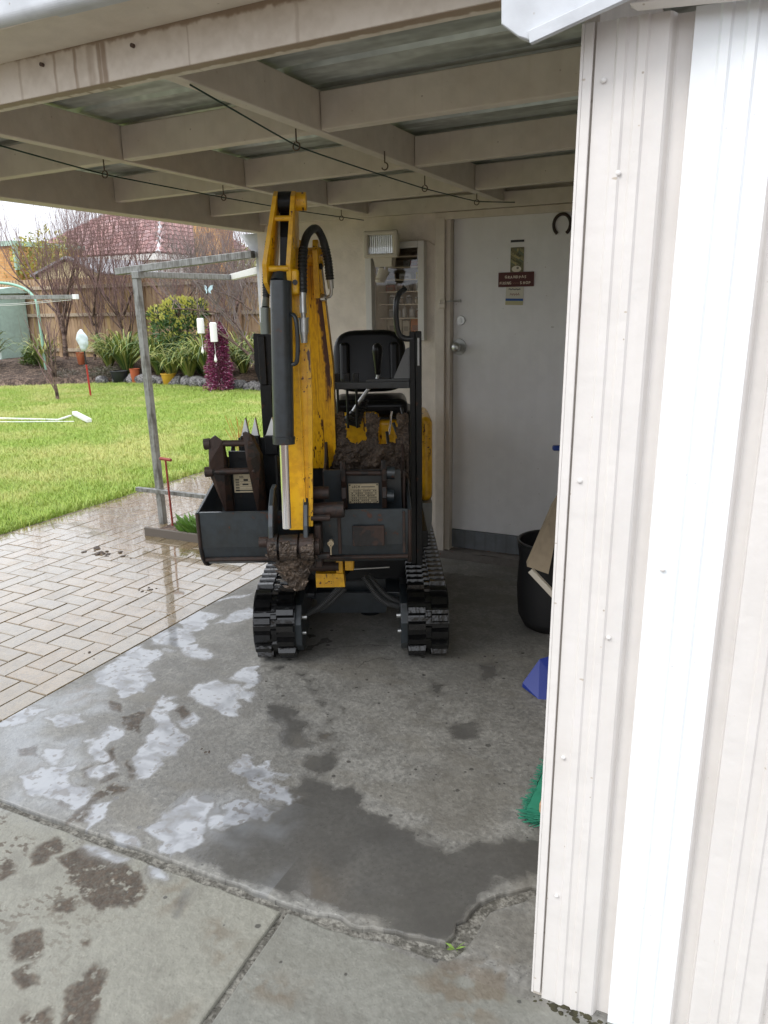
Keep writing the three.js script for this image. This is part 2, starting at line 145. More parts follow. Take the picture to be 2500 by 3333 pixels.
// ---------------------------------------------------------------- ground, slabs, paving
const FX0 = -2.75, FZ0 = -4.35, FW = 2.7, FD = 3.85; // metres covered by the concrete maps
const CONC = (() => {
  const W = 1440, H = 2048, K = 5, F = { skyPatch: new Float32Array(W * H), wet: new Float32Array(W * H), mud: new Float32Array(W * H), faint: new Float32Array(W * H), halo: new Float32Array(W * H), crack: new Float32Array(W * H), skySheen: new Float32Array(W * H) };
  function paint(polys, F, soft, warp, freq, seed, grow = 0) {
    for (let q = 0; q < polys.length; q++) {
      const P = polys[q], n = P.length / 2; let x0 = 9, x1 = -9, z0 = 9, z1 = -9; for (let i = 0; i < n; i++) { x0 = Math.min(x0, P[2 * i]); x1 = Math.max(x1, P[2 * i]); z0 = Math.min(z0, P[2 * i + 1]); z1 = Math.max(z1, P[2 * i + 1]); }
      const m = .05; const i0 = Math.max(0, Math.floor((x0 - m - FX0) / FW * W)), i1 = Math.min(W - 1, Math.ceil((x1 + m - FX0) / FW * W)), j0 = Math.max(0, Math.floor((z0 - m - FZ0) / FD * H)), j1 = Math.min(H - 1, Math.ceil((z1 + m - FZ0) / FD * H));
      const sz = Math.min(x1 - x0, z1 - z0), wp = Math.min(warp, sz * .5);
      for (let j = j0; j <= j1; j++) for (let i = i0; i <= i1; i++) {
        let x = FX0 + (i + .5) / W * FW, z = FZ0 + (j + .5) / H * FD; x += (fbm(x * freq, z * freq, 4, seed) - .5) * 2 * wp; z += (fbm(x * freq, z * freq, 4, seed + 50) - .5) * 2 * wp;
        let ins = false, d2 = 1; for (let a = 0, b = n - 1; a < n; b = a++) {
          const ax = P[2 * a], az = P[2 * a + 1], bx = P[2 * b], bz = P[2 * b + 1]; if ((az > z) !== (bz > z) && x < (bx - ax) * (z - az) / (bz - az) + ax) ins = !ins;
          const ex = bx - ax, ez = bz - az, t = Math.min(1, Math.max(0, ((x - ax) * ex + (z - az) * ez) / (ex * ex + ez * ez))), dx = x - ax - t * ex, dz = z - az - t * ez; d2 = Math.min(d2, dx * dx + dz * dz);
        }
        const d = Math.sqrt(d2) * (ins ? 1 : -1) + grow, k = sm(-soft, soft, d); if (k > F[j * W + i]) F[j * W + i] = k;
      }
    }
  }
  paint(SKY_PATCHES, F.skyPatch, .010, .055, 15, 201, .004); paint(SKY_PATCHES, F.halo, .018, .055, 15, 201, .02); paint(WET, F.wet, .022, .045, 18, 211); paint(MUD, F.mud, .010, .03, 16, 221); paint(SKY_SHEEN, F.skySheen, .09, .06, 8, 225, .03); paint(FAINT, F.faint, .04, .06, 12, 231);
  for (const P of CRACKS) for (let q = 0; q + 3 < P.length; q += 2) { const n = 400; for (let t = 0; t < n; t++) { let x = mix(P[q], P[q + 2], t / n), z = mix(P[q + 1], P[q + 3], t / n); x += .02 * (fbm(x * 30, z * 30, 4, 281) - .5); z += .05 * (fbm(x * 30, z * 30, 4, 283) - .5); const i = Math.round((x - FX0) / FW * W), j = Math.round((z - FZ0) / FD * H); for (let a = 0; a < 2; a++) if (i > 0 && j > 0) F.crack[(j + a) * W + i] = 1; } }
  const col = new Uint8Array(W * H * 4), rou = new Uint8Array(W * H * 4), bmp = new Uint8Array(W * H * 4);
  const r = rng(77), drips = []; for (let i = 0; i < 190; i++) drips.push([-1.9 + r() * 1.6, -3.1 + r() * 1.9, .002 + r() * r() * .012]);
  const dm = new Float32Array(W * H); for (const [x, z, s] of drips) { const ci = (x - FX0) / FW * W, cj = (z - FZ0) / FD * H, R = s / FW * W; for (let j = Math.floor(cj - R - 1); j <= cj + R + 1; j++) for (let i = Math.floor(ci - R - 1); i <= ci + R + 1; i++) if (i >= 0 && j >= 0 && i < W && j < H) { const q = Math.hypot(i - ci, j - cj) / R; dm[j * W + i] = Math.max(dm[j * W + i], sm(1.1, .8, q + .3 * vn(i * .3, j * .3, 5))); } }
  for (let j = 0; j < H; j++) for (let i = 0; i < W; i++) {
    const k = j * W + i, x = FX0 + (i + .5) / W * FW, z = FZ0 + (j + .5) / H * FD;
    const a = fbm(x * 2.2, z * 2.2, 4, 241), b = fbm(x * 14, z * 14, 4, 243), c = fbm(x * 90, z * 90, 2, 247), sw = fbm(x * 1.5 + z * 7, z * 2.2 - x * 3, 3, 249), g = vn(x * 260, z * 260, 251);
    let C = mixc([.475, .47, .45], [.41, .405, .388], sm(.35, .7, .6 * a + .4 * b)); C = C.map(q => q * (.84 + .32 * c)); { const pit = vn(x * 330, z * 330, 287), ag = vn(x * 210, z * 210, 289); if (pit > .9) C = C.map(q => q * .72); if (ag > .93) C = C.map(q => Math.min(1, q * 1.22)); } C = mixc(C, [.40, .385, .35], .35 * sm(.56, .72, sw)); if (z > -1.36) C = x < -.95 ? mixc(C, [.50, .495, .445], .6) : mixc(C, [.43, .43, .395], .6); { const reg = sm(-1.2, -1.75, x) * sm(-1.38, -1.3, z), spk = fbm(x * 60, z * 90, 4, 291), big = fbm(x * 6, z * 6, 3, 292); C = mixc(C, [.28, .245, .205], .75 * reg * sm(.56, .64, spk) * sm(.42, .58, big)); }
    C = mixc(C, [.37, .355, .325], .22 * sm(.58, .75, b));
    let R = .62 + .2 * (c - .5), B = .45 + .35 * (c - .5) + .15 * g + .25 * (b - .5);
    if (F.crack[k]) { C = C.map(q => q * .55); B -= .3; } const fa = F.faint[k] * sm(.38, .62, fbm(x * 26, z * 26, 3, 253)); C = mixc(C, [.36, .31, .25], .5 * fa);
    const mu = F.mud[k] * sm(.33, .50, fbm(x * 48, z * 48, 5, 257) + .12 * F.mud[k] + .12 * (vn(x * 180, z * 180, 297) - .5)); { const gr = vn(x * 150, z * 150, 295); C = mixc(C, mixc([.14, .12, .10], [.36, .31, .26], .5 * c + .5 * gr), .95 * mu * (.7 + .3 * sm(.3, .6, gr))); } B += .4 * mu * (fbm(x * 60, z * 60, 3, 259) - .2); R = mix(R, .75, mu);
    const we = Math.max(F.wet[k], dm[k]); C = mixc(C, [.275, .27, .26], (.6 + .3 * fbm(x * 7, z * 7, 4, 299)) * we); R = mix(R, .05 + .14 * fbm(x * 9, z * 9, 4, 261) + .03 * (hash(i, j, 11) - .5), we); B = mix(B, .47 + .012 * (hash(i, j, 7) - .5), .93 * we);
    { const fl = F.skySheen[k] * sm(.3, .62, fbm(x * 5, z * 5, 4, 293)); C = mixc(C, [.56, .58, .61], .5 * fl); R = mix(R, .1, .6 * fl); } const su = F.skyPatch[k], patchTone = fbm(x * 20 + 2 * b, z * 20 - 2 * a, 4, 263), skySheen = su * sm(.18, .46, patchTone + .1 * su), halo = F.halo[k] * (1 - su); C = mixc(C, [.36, .35, .33], .55 * halo); R = mix(R, .22, .7 * halo);  // sky sheen blended into the colour, with smoother roughness
    C = mixc(C, [.40, .395, .38], .7 * su); C = mixc(C, mixc([.50, .51, .53], [.64, .655, .68], sm(.3, .6, patchTone)), .75 * skySheen); C = mixc(C, [.40, .385, .37], .6 * su * sm(.63, .72, fbm(x * 55, z * 55, 3, 267))); R = mix(R, .05, su); B = mix(B, .5 + .008 * (hash(i, j, 9) - .5), su);  // pale sky reflection painted inside each patch
    col[4 * k] = s2(C[0]); col[4 * k + 1] = s2(C[1]); col[4 * k + 2] = s2(C[2]); col[4 * k + 3] = 255; rou[4 * k] = rou[4 * k + 1] = rou[4 * k + 2] = s2(R); rou[4 * k + 3] = 255; bmp[4 * k] = bmp[4 * k + 1] = bmp[4 * k + 2] = s2(B); bmp[4 * k + 3] = 255;
  }
  const mk = (d, s) => { const t = new THREE.DataTexture(d, W, H); t.magFilter = THREE.LinearFilter; t.minFilter = THREE.LinearMipmapLinearFilter; t.generateMipmaps = true; t.wrapS = t.wrapT = THREE.MirroredRepeatWrapping; if (s) t.colorSpace = THREE.SRGBColorSpace; t.needsUpdate = true; return t; };
  return new THREE.MeshStandardMaterial({ map: mk(col, true), roughnessMap: mk(rou), roughness: 1, bumpMap: mk(bmp), bumpScale: .004 });
})();
function slab(name, pts, y0, y1, m, seed, rough = .006) { // outline in x,z with ragged arrises
  const P = []; for (let i = 0; i < pts.length; i++) { const a = pts[i], b = pts[(i + 1) % pts.length], L = Math.hypot(b[0] - a[0], b[1] - a[1]), n = Math.max(1, Math.ceil(L / .035)); for (let k = 0; k < n; k++) { const t = k / n, x = mix(a[0], b[0], t), z = mix(a[1], b[1], t), w = (a[2] ?? 1) * rough; P.push(new THREE.Vector2(x + (fbm(x * 18, z * 18, 4, seed) - .5) * 4 * w, -(z + (fbm(x * 18 + 9, z * 18, 4, seed + 3) - .5) * 4 * w))); } }
  const g = new THREE.ExtrudeGeometry(new THREE.Shape(P), { depth: y1 - y0 - .006, bevelEnabled: true, bevelThickness: .006, bevelSize: .006, bevelOffset: -.006, bevelSegments: 2 }); g.rotateX(-Math.PI / 2).translate(0, y0, 0);
  const ng = fin(g), p = ng.attributes.position, u = new Float32Array(p.count * 2); for (let i = 0; i < p.count; i++) { u[2 * i] = (p.getX(i) - FX0) / FW; u[2 * i + 1] = (p.getZ(i) - FZ0) / FD; } ng.setAttribute('uv', new THREE.BufferAttribute(u, 2));
  return struct(name, ng, m, true);
}
{ // ground sheet to the horizon
  const g = new THREE.PlaneGeometry(300, 300, 1, 1).rotateX(-Math.PI / 2).translate(0, -.06, 0);
  struct('ground', g, M.soil);
}
M.grit = mat(0xffffff, .95, { map: tex(512, 512, (u, v) => { const a = fbm(u * 20, v * 20, 4, 271, 20), b = fbm(u * 70, v * 70, 2, 273, 70); return mixc([.31, .30, .275], [.50, .49, .46], sm(.3, .7, .55 * a + .45 * b)); }, 2), bumpMap: tex(256, 256, (u, v) => fbm(u * 30, v * 30, 4, 277, 30), 4, false), bumpScale: .006 });
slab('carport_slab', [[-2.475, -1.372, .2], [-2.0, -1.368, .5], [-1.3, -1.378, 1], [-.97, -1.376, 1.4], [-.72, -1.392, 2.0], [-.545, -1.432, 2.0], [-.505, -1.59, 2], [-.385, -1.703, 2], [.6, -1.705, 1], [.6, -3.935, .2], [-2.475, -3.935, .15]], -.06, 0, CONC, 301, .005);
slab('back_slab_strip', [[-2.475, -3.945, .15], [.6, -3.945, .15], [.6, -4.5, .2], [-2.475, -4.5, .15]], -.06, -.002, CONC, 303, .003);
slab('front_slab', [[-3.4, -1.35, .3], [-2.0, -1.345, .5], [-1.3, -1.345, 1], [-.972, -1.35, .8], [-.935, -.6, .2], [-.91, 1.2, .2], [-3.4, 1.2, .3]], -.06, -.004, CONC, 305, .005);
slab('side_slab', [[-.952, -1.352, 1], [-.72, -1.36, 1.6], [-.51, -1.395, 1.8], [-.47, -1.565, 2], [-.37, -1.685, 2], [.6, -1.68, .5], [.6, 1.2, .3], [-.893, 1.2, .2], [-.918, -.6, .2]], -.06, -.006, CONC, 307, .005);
{ // crumbled mortar in the joint
  const g = new THREE.PlaneGeometry(3.0, .9, 300, 90).rotateX(-Math.PI / 2).translate(-1.6 + .1, -.015, -1.45); const p = g.attributes.position;
  for (let i = 0; i < p.count; i++) { const x = p.getX(i), z = p.getZ(i); p.setY(i, p.getY(i) + .012 * (fbm(x * 16, z * 16, 4, 311) - .5) + .003 * (vn(x * 90, z * 90, 313) - .5)); } g.computeVertexNormals();
  struct('joint_filling', g, M.grit);
}
{ // bricks in herringbone with a soldier course along the slab
  const root = new THREE.Group(); root.name = 'brick_paving'; root.userData.kind = 'structure'; scene.add(root);
  const mats = []; const base = [[.47, .40, .29], [.47, .395, .28], [.455, .40, .305], [.44, .38, .28]];
  for (let q = 0; q < 4; q++) mats.push(new THREE.MeshPhysicalMaterial({ roughness: 1, clearcoat: 1, clearcoatRoughness: .035, map: tex(256, 256, (u, v) => { const a = fbm(u * 8, v * 8, 4, 321 + q, 8), b = fbm(u * 40, v * 40, 2, 331 + q, 40); return mixc(base[q], base[q].map(x => x * .82), sm(.35, .8, .5 * a + .5 * b)); }, 3), roughnessMap: tex(256, 256, (u, v) => .08 + .25 * sm(.45, .72, fbm(u * 6, v * 6, 4, 341 + q, 6)), 3, false), bumpMap: bumpFine, bumpScale: .0012 }));
  const geos = []; const s = .104; for (let q = 0; q < 6; q++) { const L = 2 * s - .004, w = s - .004, sh = new THREE.Shape(); const hx = L / 2, hw = w / 2; sh.moveTo(-hx, -hw); sh.lineTo(hx, -hw); sh.lineTo(hx, hw); sh.lineTo(-hx, hw); sh.closePath(); const g = uvBox(fin(new THREE.ExtrudeGeometry(sh, { depth: .04, bevelEnabled: true, bevelThickness: .003, bevelSize: .003, bevelOffset: -.003, bevelSegments: 1 }).rotateX(-Math.PI / 2))); const u = g.attributes.uv; for (let i = 0; i < u.count; i++) u.setXY(i, u.getX(i) + q * .137, u.getY(i) + q * .071); geos.push(g); }
  const r = rng(41), X0 = -4.66, rest = []; let n = 0; const list = [], halves = [];
  for (let i = 0; i < 20; i++) for (let j = -4; j < 62; j++) { const m = (((i - j) % 4) + 4) % 4; if (m === 0 && i < 19) list.push([X0 + (i + 1) * s, -1.35 - (j + .5) * s, 0]); if (m === 3) list.push([X0 + (i + .5) * s, -1.35 - (j + 1) * s, Math.PI / 2]); if ((m === 0 && i === 19) || (m === 1 && i === 0)) halves.push([X0 + (i + .5) * s, -1.35 - (j + .5) * s]); }
  for (let j = -2; j < 30; j++) list.push([X0 + 20 * s + s * .5 - .002, -1.30 - (j + .5) * 2 * s, Math.PI / 2, 1]);
  list.sort((a, b) => b[1] - a[1] + (b[0] - a[0]) * .15);
  const vis = list.filter(b => b[1] < -1.55 && b[1] + 0 > -8), other = list.filter(b => !(b[1] < -1.55));
  for (const b of vis) {
    const y = -.045 + (r() - .5) * .003, rx = (r() - .5) * .008, rz = (r() - .5) * .008, q = Math.floor(r() * 6), mm = mats[Math.floor(r() * 4)];
    if (n < 299) { const o = new THREE.Mesh(geos[q], mm); o.name = 'brick'; o.position.set(b[0], y, b[1]); o.rotation.set(rx, b[2], rz); o.castShadow = o.receiveShadow = true; root.add(o); n++; }
    else rest.push(geos[q].clone().rotateY(b[2]).translate(b[0], y, b[1]));
  }
  for (const h of halves) { const o = new THREE.Mesh(geos[0], mats[Math.floor(r() * 4)]); o.name = 'half_brick'; o.position.set(h[0], -.045, h[1]); o.scale.x = .49; o.castShadow = o.receiveShadow = true; root.add(o); }
  for (const b of other) rest.push(geos[Math.floor(r() * 6)].clone().rotateY(b[2]).translate(b[0], -.045, b[1]));
  const o = new THREE.Mesh(mergeGeometries(rest), mats[0]); o.name = 'far_bricks'; o.userData.kind = 'stuff'; o.castShadow = o.receiveShadow = true; root.add(o);
  const bed = mesh('sand_bed', box(-4.7, -2.48, -.055, -.0065, -9.5, .5), mat([.13, .105, .075], .8, { bumpMap: bumpFine, bumpScale: .002 }), root);
}
// ---------------------------------------------------------------- lawn and garden bed
const lawnEdge = z => -4.70 - (z < -6 ? (z + 6) * .02 : 0);
const bedEdge = x => { const t = (x + 8.4) / -6; return -12.0 - .55 * Math.sin(Math.min(1, Math.max(0, t / .7)) * Math.PI * .5) + (x < -12.2 ? (-12.2 - x) * .75 : 0); }; // z of the bed's front edge
const groundY = (x, z) => { const e = bedEdge(x); return z < e ? Math.min(.42, .10 + (e - z) * .16) : -.005 + .03 * (fbm(x * .5, z * .5, 2, 401) - .5); };
{
  const g = new THREE.PlaneGeometry(17.3, 16, 70, 70).rotateX(-Math.PI / 2).translate(-4.72 - 8.65, 0, -6.2); const p = g.attributes.position; for (let i = 0; i < p.count; i++) { const x = p.getX(i), z = p.getZ(i); p.setY(i, -.012 + .02 * (fbm(x * .5, z * .5, 2, 401) - .5)); } g.computeVertexNormals();
  struct('lawn', g, mat(0xffffff, .95, { map: tex(1024, 1024, (u, v) => { const a = fbm(u * 8, v * 8, 5, 411, 8), b = fbm(u * 60, v * 60, 3, 413, 60), c = fbm(u * 3, v * 3, 3, 415, 3); return mixc(mixc([.45, .53, .2], [.58, .62, .3], sm(.3, .7, .5 * a + .5 * c)), [.24, .28, .10], .7 * sm(.5, .75, b)); }, .25) }));
  // grass blades
  const bl = new THREE.BufferGeometry(), pos = [], r = rng(5);
  for (let k = 0; k < 7; k++) { const a = r() * 6.28, h = .022 + r() * .028, w = .0022, lx = Math.cos(a + 1.3) * h * (.3 + r() * .7), lz = Math.sin(a + 1.3) * h * (.3 + r() * .7), ox = (r() - .5) * .04, oz = (r() - .5) * .04, cx = Math.cos(a) * w, cz = Math.sin(a) * w; pos.push(ox - cx, 0, oz - cz, ox + cx, 0, oz + cz, ox + lx * .4 + cx * .8, h * .6, oz + lz * .4 + cz * .8, ox - cx, 0, oz - cz, ox + lx * .4 + cx * .8, h * .6, oz + lz * .4 + cz * .8, ox + lx * .4 - cx * .8, h * .6, oz + lz * .4 - cz * .8, ox + lx * .4 - cx * .8, h * .6, oz + lz * .4 - cz * .8, ox + lx * .4 + cx * .8, h * .6, oz + lz * .4 + cz * .8, ox + lx, h, oz + lz); }
  bl.setAttribute('position', new THREE.Float32BufferAttribute(pos, 3)); bl.computeVertexNormals();
  const N = 150000, im = new THREE.InstancedMesh(bl, new THREE.MeshPhysicalMaterial({ color: 0xffffff, roughness: .75, transmission: .25, thickness: 0, side: THREE.DoubleSide }), N), m4 = new THREE.Matrix4(), q = new THREE.Quaternion(), c = new THREE.Color(); let k = 0;
  while (k < N) { const t = r(), z = -2.6 - 10.6 * t, x = -4.69 - Math.pow(r(), .9) * (2.5 + 1.1 * -z); if (x < -18 || z < bedEdge(x) + .03) continue; const e = sm(0, .25, -4.69 - x), sc = (.8 + r() * .7) * (1 + .25 * (1 - e)); q.setFromAxisAngle(V(0, 1, 0), r() * 6.28); m4.compose(V(x, -.014, z), q, V(sc, sc * (.8 + .4 * r()), sc)); im.setMatrixAt(k, m4);
    const pa = fbm(x * .8, z * .8, 3, 421), pb = fbm(x * 3.1, z * 3.1, 2, 423), y = sm(.35, .7, .6 * pa + .4 * pb); c.setRGB(mix(.33, .50, y) * (.92 + .16 * r()), mix(.44, .52, y) * (.93 + .14 * r()), mix(.075, .17, y)); im.setColorAt(k, c); k++; }
  im.name = 'grass'; im.userData = { kind: 'stuff', label: 'bright green lawn grass behind the brick paving', category: 'grass' }; im.castShadow = im.receiveShadow = true; scene.add(im);
}
{ // raised soil bed
  const g = new THREE.PlaneGeometry(17, 8, 110, 60).rotateX(-Math.PI / 2).translate(-12.5, 0, -14); const p = g.attributes.position; for (let i = 0; i < p.count; i++) { const x = p.getX(i), z = p.getZ(i), e = bedEdge(x); p.setY(i, z < e + .1 ? mix(-.05, groundY(x, z), sm(e + .1, e - .15, z)) + .05 * (fbm(x * 5, z * 5, 3, 431) - .5) : -.08); } g.computeVertexNormals();
  struct('garden_bed', g, M.soil);
}
// ---------------------------------------------------------------- house wall with door
const ZW = -4.21;
{
  const h = thing('house', 'cream rendered house wall at the back of the carport', 'house', [0, 0, ZW]);
  // wall around the door opening and the cabinet niche
  mesh('wall', [box(-2.87, -2.05, -.03, 2.24, -.16, 0), box(-2.05, -1.76, -.03, 1.335, -.16, 0), box(-2.05, -1.76, 1.85, 2.24, -.16, 0), box(-1.76, -1.60, -.03, 2.24, -.16, 0), box(-1.60, -.70, 1.985, 2.24, -.16, 0), box(-.70, .6, -.03, 2.24, -.16, 0), box(-2.87, .6, 2.24, 2.5, -.16, -.02), box(-1.7, -.6, 0, 2.2, -.9, -.88)], M.render, h);
  mesh('inner_wall', [box(-2.87, -2.83, -.03, 2.5, -4, -.16), box(-2.4, -1.3, .9, 2.2, -.72, -.70)], M.render, h);
  mesh('wall_plate', rbox(-2.87, .6, 2.012, 2.09, .002, .05, .004), M.cream, h);
  const fr = mesh('door_frame', [rbox(-1.662, -1.604, .015, 1.985, .003, .03), rbox(-1.604, -1.575, .015, 1.985, -.1, .012), rbox(-1.662, -.64, 1.972, 2.010, .003, .028), rbox(-.70, -.64, .015, 1.972, .003, .03)], M.cream, h);
  const d = mesh('door', rbox(-1.573, -.703, .175, 1.984, -.075, -.035, .003), M.door, h);
  mesh('kick_board', rbox(-1.573, -.703, .058, 0.172, -.078, -.03, .003), M.kick, d);
  const kn = V(-1.537, 1.279, -.034);
  mesh('door_knob', [cyl(kn, kn.clone().add(V(0, 0, .006)), .047, .045, 32), cyl(kn.clone().add(V(0, 0, .006)), kn.clone().add(V(0, 0, .03)), .014, .014, 16), new THREE.SphereGeometry(.028, 24, 16).scale(1, 1, .8).translate(kn.x, kn.y, kn.z + .048)], M.fitting, d);
  const lk = V(-1.525, 1.429, -.034); mesh('deadlock', [cyl(lk, lk.clone().add(V(0, 0, .01)), .027, .024, 28), rbox(lk.x - .004, lk.x + .004, lk.y - .012, lk.y + .012, -.026, -.019, .001)], M.fitting, d);
  mesh('letter_slot', box(-1.243, -1.168, 1.838, 1.850, -.036, -.0335), M.black, d);
  const hs = mesh('hasp', [tube([V(-1.60, 1.535, .014), V(-1.57, 1.537, .01), V(-1.53, 1.536, -.02)], .004, 12, 6), cyl(V(-1.535, 1.528, -.03), V(-1.535, 1.545, -.03), .009, .009, 10)], M.fitting, h);
  mesh('padlock', [rbox(-1.632, -1.594, 1.498, 1.525, .03, .05, .005), tube([V(-1.625, 1.524, .04), V(-1.624, 1.545, .04), V(-1.602, 1.545, .04), V(-1.601, 1.524, .04)], .0035, 14, 6)], M.cream, h);
  mesh('door_sill', displace(new THREE.BoxGeometry(1.0, .05, .12, 40, 3, 4).translate(-1.15, .022, -.03), .006, 30, 501), mat(0xffffff, .85, { map: paintTex([.47, .45, .43], [.40, .28, .22], .60, 503, 256, 2, [.36, .34, .32]) }), h);
  mesh('cable_hole', cyl(V(-1.643, 1.83, .0005), V(-1.643, 1.83, .004), .0105, .0105, 18), M.black, h);
}
// things hung on the door
{
  const pts = []; for (let i = 0; i <= 24; i++) { const a = -1.0 + i / 24 * (Math.PI + 2.0); pts.push(V(Math.cos(a) * .044, Math.sin(a) * .052, 0)); }
  const g = tube(pts, .0085, 48, 8).scale(1, 1, .6).translate(-.965, 1.914, ZW - .026); tag(mesh('horseshoe', g, M.rustSteel), 'dark iron horseshoe nailed at the top of the door', 'horseshoe');
  const sg = thing('door_sign', 'dark red wooden plaque with cream hand lettering on the door', 'sign', [-1.207, 1.606, ZW - .0345]);
  mesh('board', rbox(-.1, .1, 0, .077, 0, .008, .002), mat([.13, .028, .022], .55), sg);
  const st = canvasTex(512, 198, (c, w, h) => { c.fillStyle = '#4a1712'; c.fillRect(0, 0, w, h); c.fillStyle = '#5a2019'; for (let i = 0; i < 90; i++) c.fillRect((i * 137) % w, (i * 71) % h, 40, 1); c.fillStyle = '#d9cfbe'; c.textAlign = 'left'; c.font = 'bold 54px sans-serif'; [...'GRANDPAS'].forEach((ch, i) => { c.save(); c.translate(92 + i * 41, 84 + (i % 3) * 3 - 3); c.rotate((i % 2 ? .06 : -.05)); c.fillText(ch, 0, 0); c.restore(); }); [...'FiXiNG'].forEach((ch, i) => { c.save(); c.translate(14 + [0, 32, 50, 86, 104, 142][i], 168); c.rotate(i % 2 ? -.05 : .04); c.fillText(ch, 0, 0); c.restore(); }); [...'SHOP'].forEach((ch, i) => c.fillText(ch, 318 + i * 41, 168 + (i % 2) * 2)); c.strokeStyle = '#8d6a58'; c.lineWidth = 5; c.beginPath(); for (let x = 208; x < 305; x += 4) c.lineTo(x, 152 + Math.sin(x * .2) * 7); c.stroke(); });
  const fg = new THREE.PlaneGeometry(.196, .073).translate(0, .0385, .0085); mesh('lettering', fg, mat(0xffffff, .55, { map: st }), sg, true);
  const pt = canvasTex(128, 200, (c, w, h) => { c.fillStyle = '#6d6a4c'; c.fillRect(0, 0, w, h); for (let i = 0; i < 60; i++) { c.fillStyle = ['#4f5136', '#8b8660', '#a59a6a', '#5f6a55', '#77704a'][i % 5]; c.beginPath(); c.ellipse((i * 53) % w, 20 + (i * 37) % 120, 14, 9, i, 0, 7); c.fill(); } c.fillStyle = '#d8d2c2'; c.beginPath(); c.ellipse(60, 176, 46, 26, 0, 0, 7); c.fill(); c.fillStyle = '#77705e'; c.beginPath(); c.ellipse(72, 168, 12, 10, 0, 0, 7); c.fill(); });
  const pic = thing('picture_card', 'narrow green and cream landscape picture above the red plaque', 'picture', [-1.204, 1.684, ZW - .0345]); mesh('card', box(-.037, .037, 0, .128, 0, .003), mat([.5, .46, .38], .8), pic); mesh('print', new THREE.PlaneGeometry(.074, .128).translate(0, .064, .0036), mat(0xffffff, .5, { map: pt }), pic, true);
  const nt = canvasTex(200, 200, (c, w, h) => { c.fillStyle = '#c9c6b8'; c.fillRect(0, 0, w, h); c.strokeStyle = '#3a3a40'; c.lineWidth = 5; c.beginPath(); for (let i = 0; i < 22; i++) c.lineTo(30 + i * 6.4, 26 + (i % 2 ? -9 : 9) * (.6 + .4 * Math.sin(i * 2.1))); c.stroke(); c.strokeStyle = '#7a4a45'; c.lineWidth = 4; c.beginPath(); for (let i = 0; i < 18; i++) c.lineTo(48 + i * 6.4, 82 + (i % 2 ? -15 : 14) * (.5 + .5 * Math.sin(i * 1.7 + 1))); c.stroke(); c.fillStyle = '#1d4f96'; c.fillRect(0, 128, w, 26); c.fillStyle = '#b5b08a'; c.fillRect(0, 154, w, 46); });
  const no = thing('note_card', 'pale notice card with a blue stripe below the red plaque', 'card', [-1.215, 1.509, ZW - .0345]); no.rotation.z = -.03; mesh('card', box(-.05, .05, 0, .096, 0, .002), mat([.55, .54, .5], .8), no); mesh('print', new THREE.PlaneGeometry(.1, .096).translate(0, .048, .0026), mat(0xffffff, .6, { map: nt }), no, true);
}
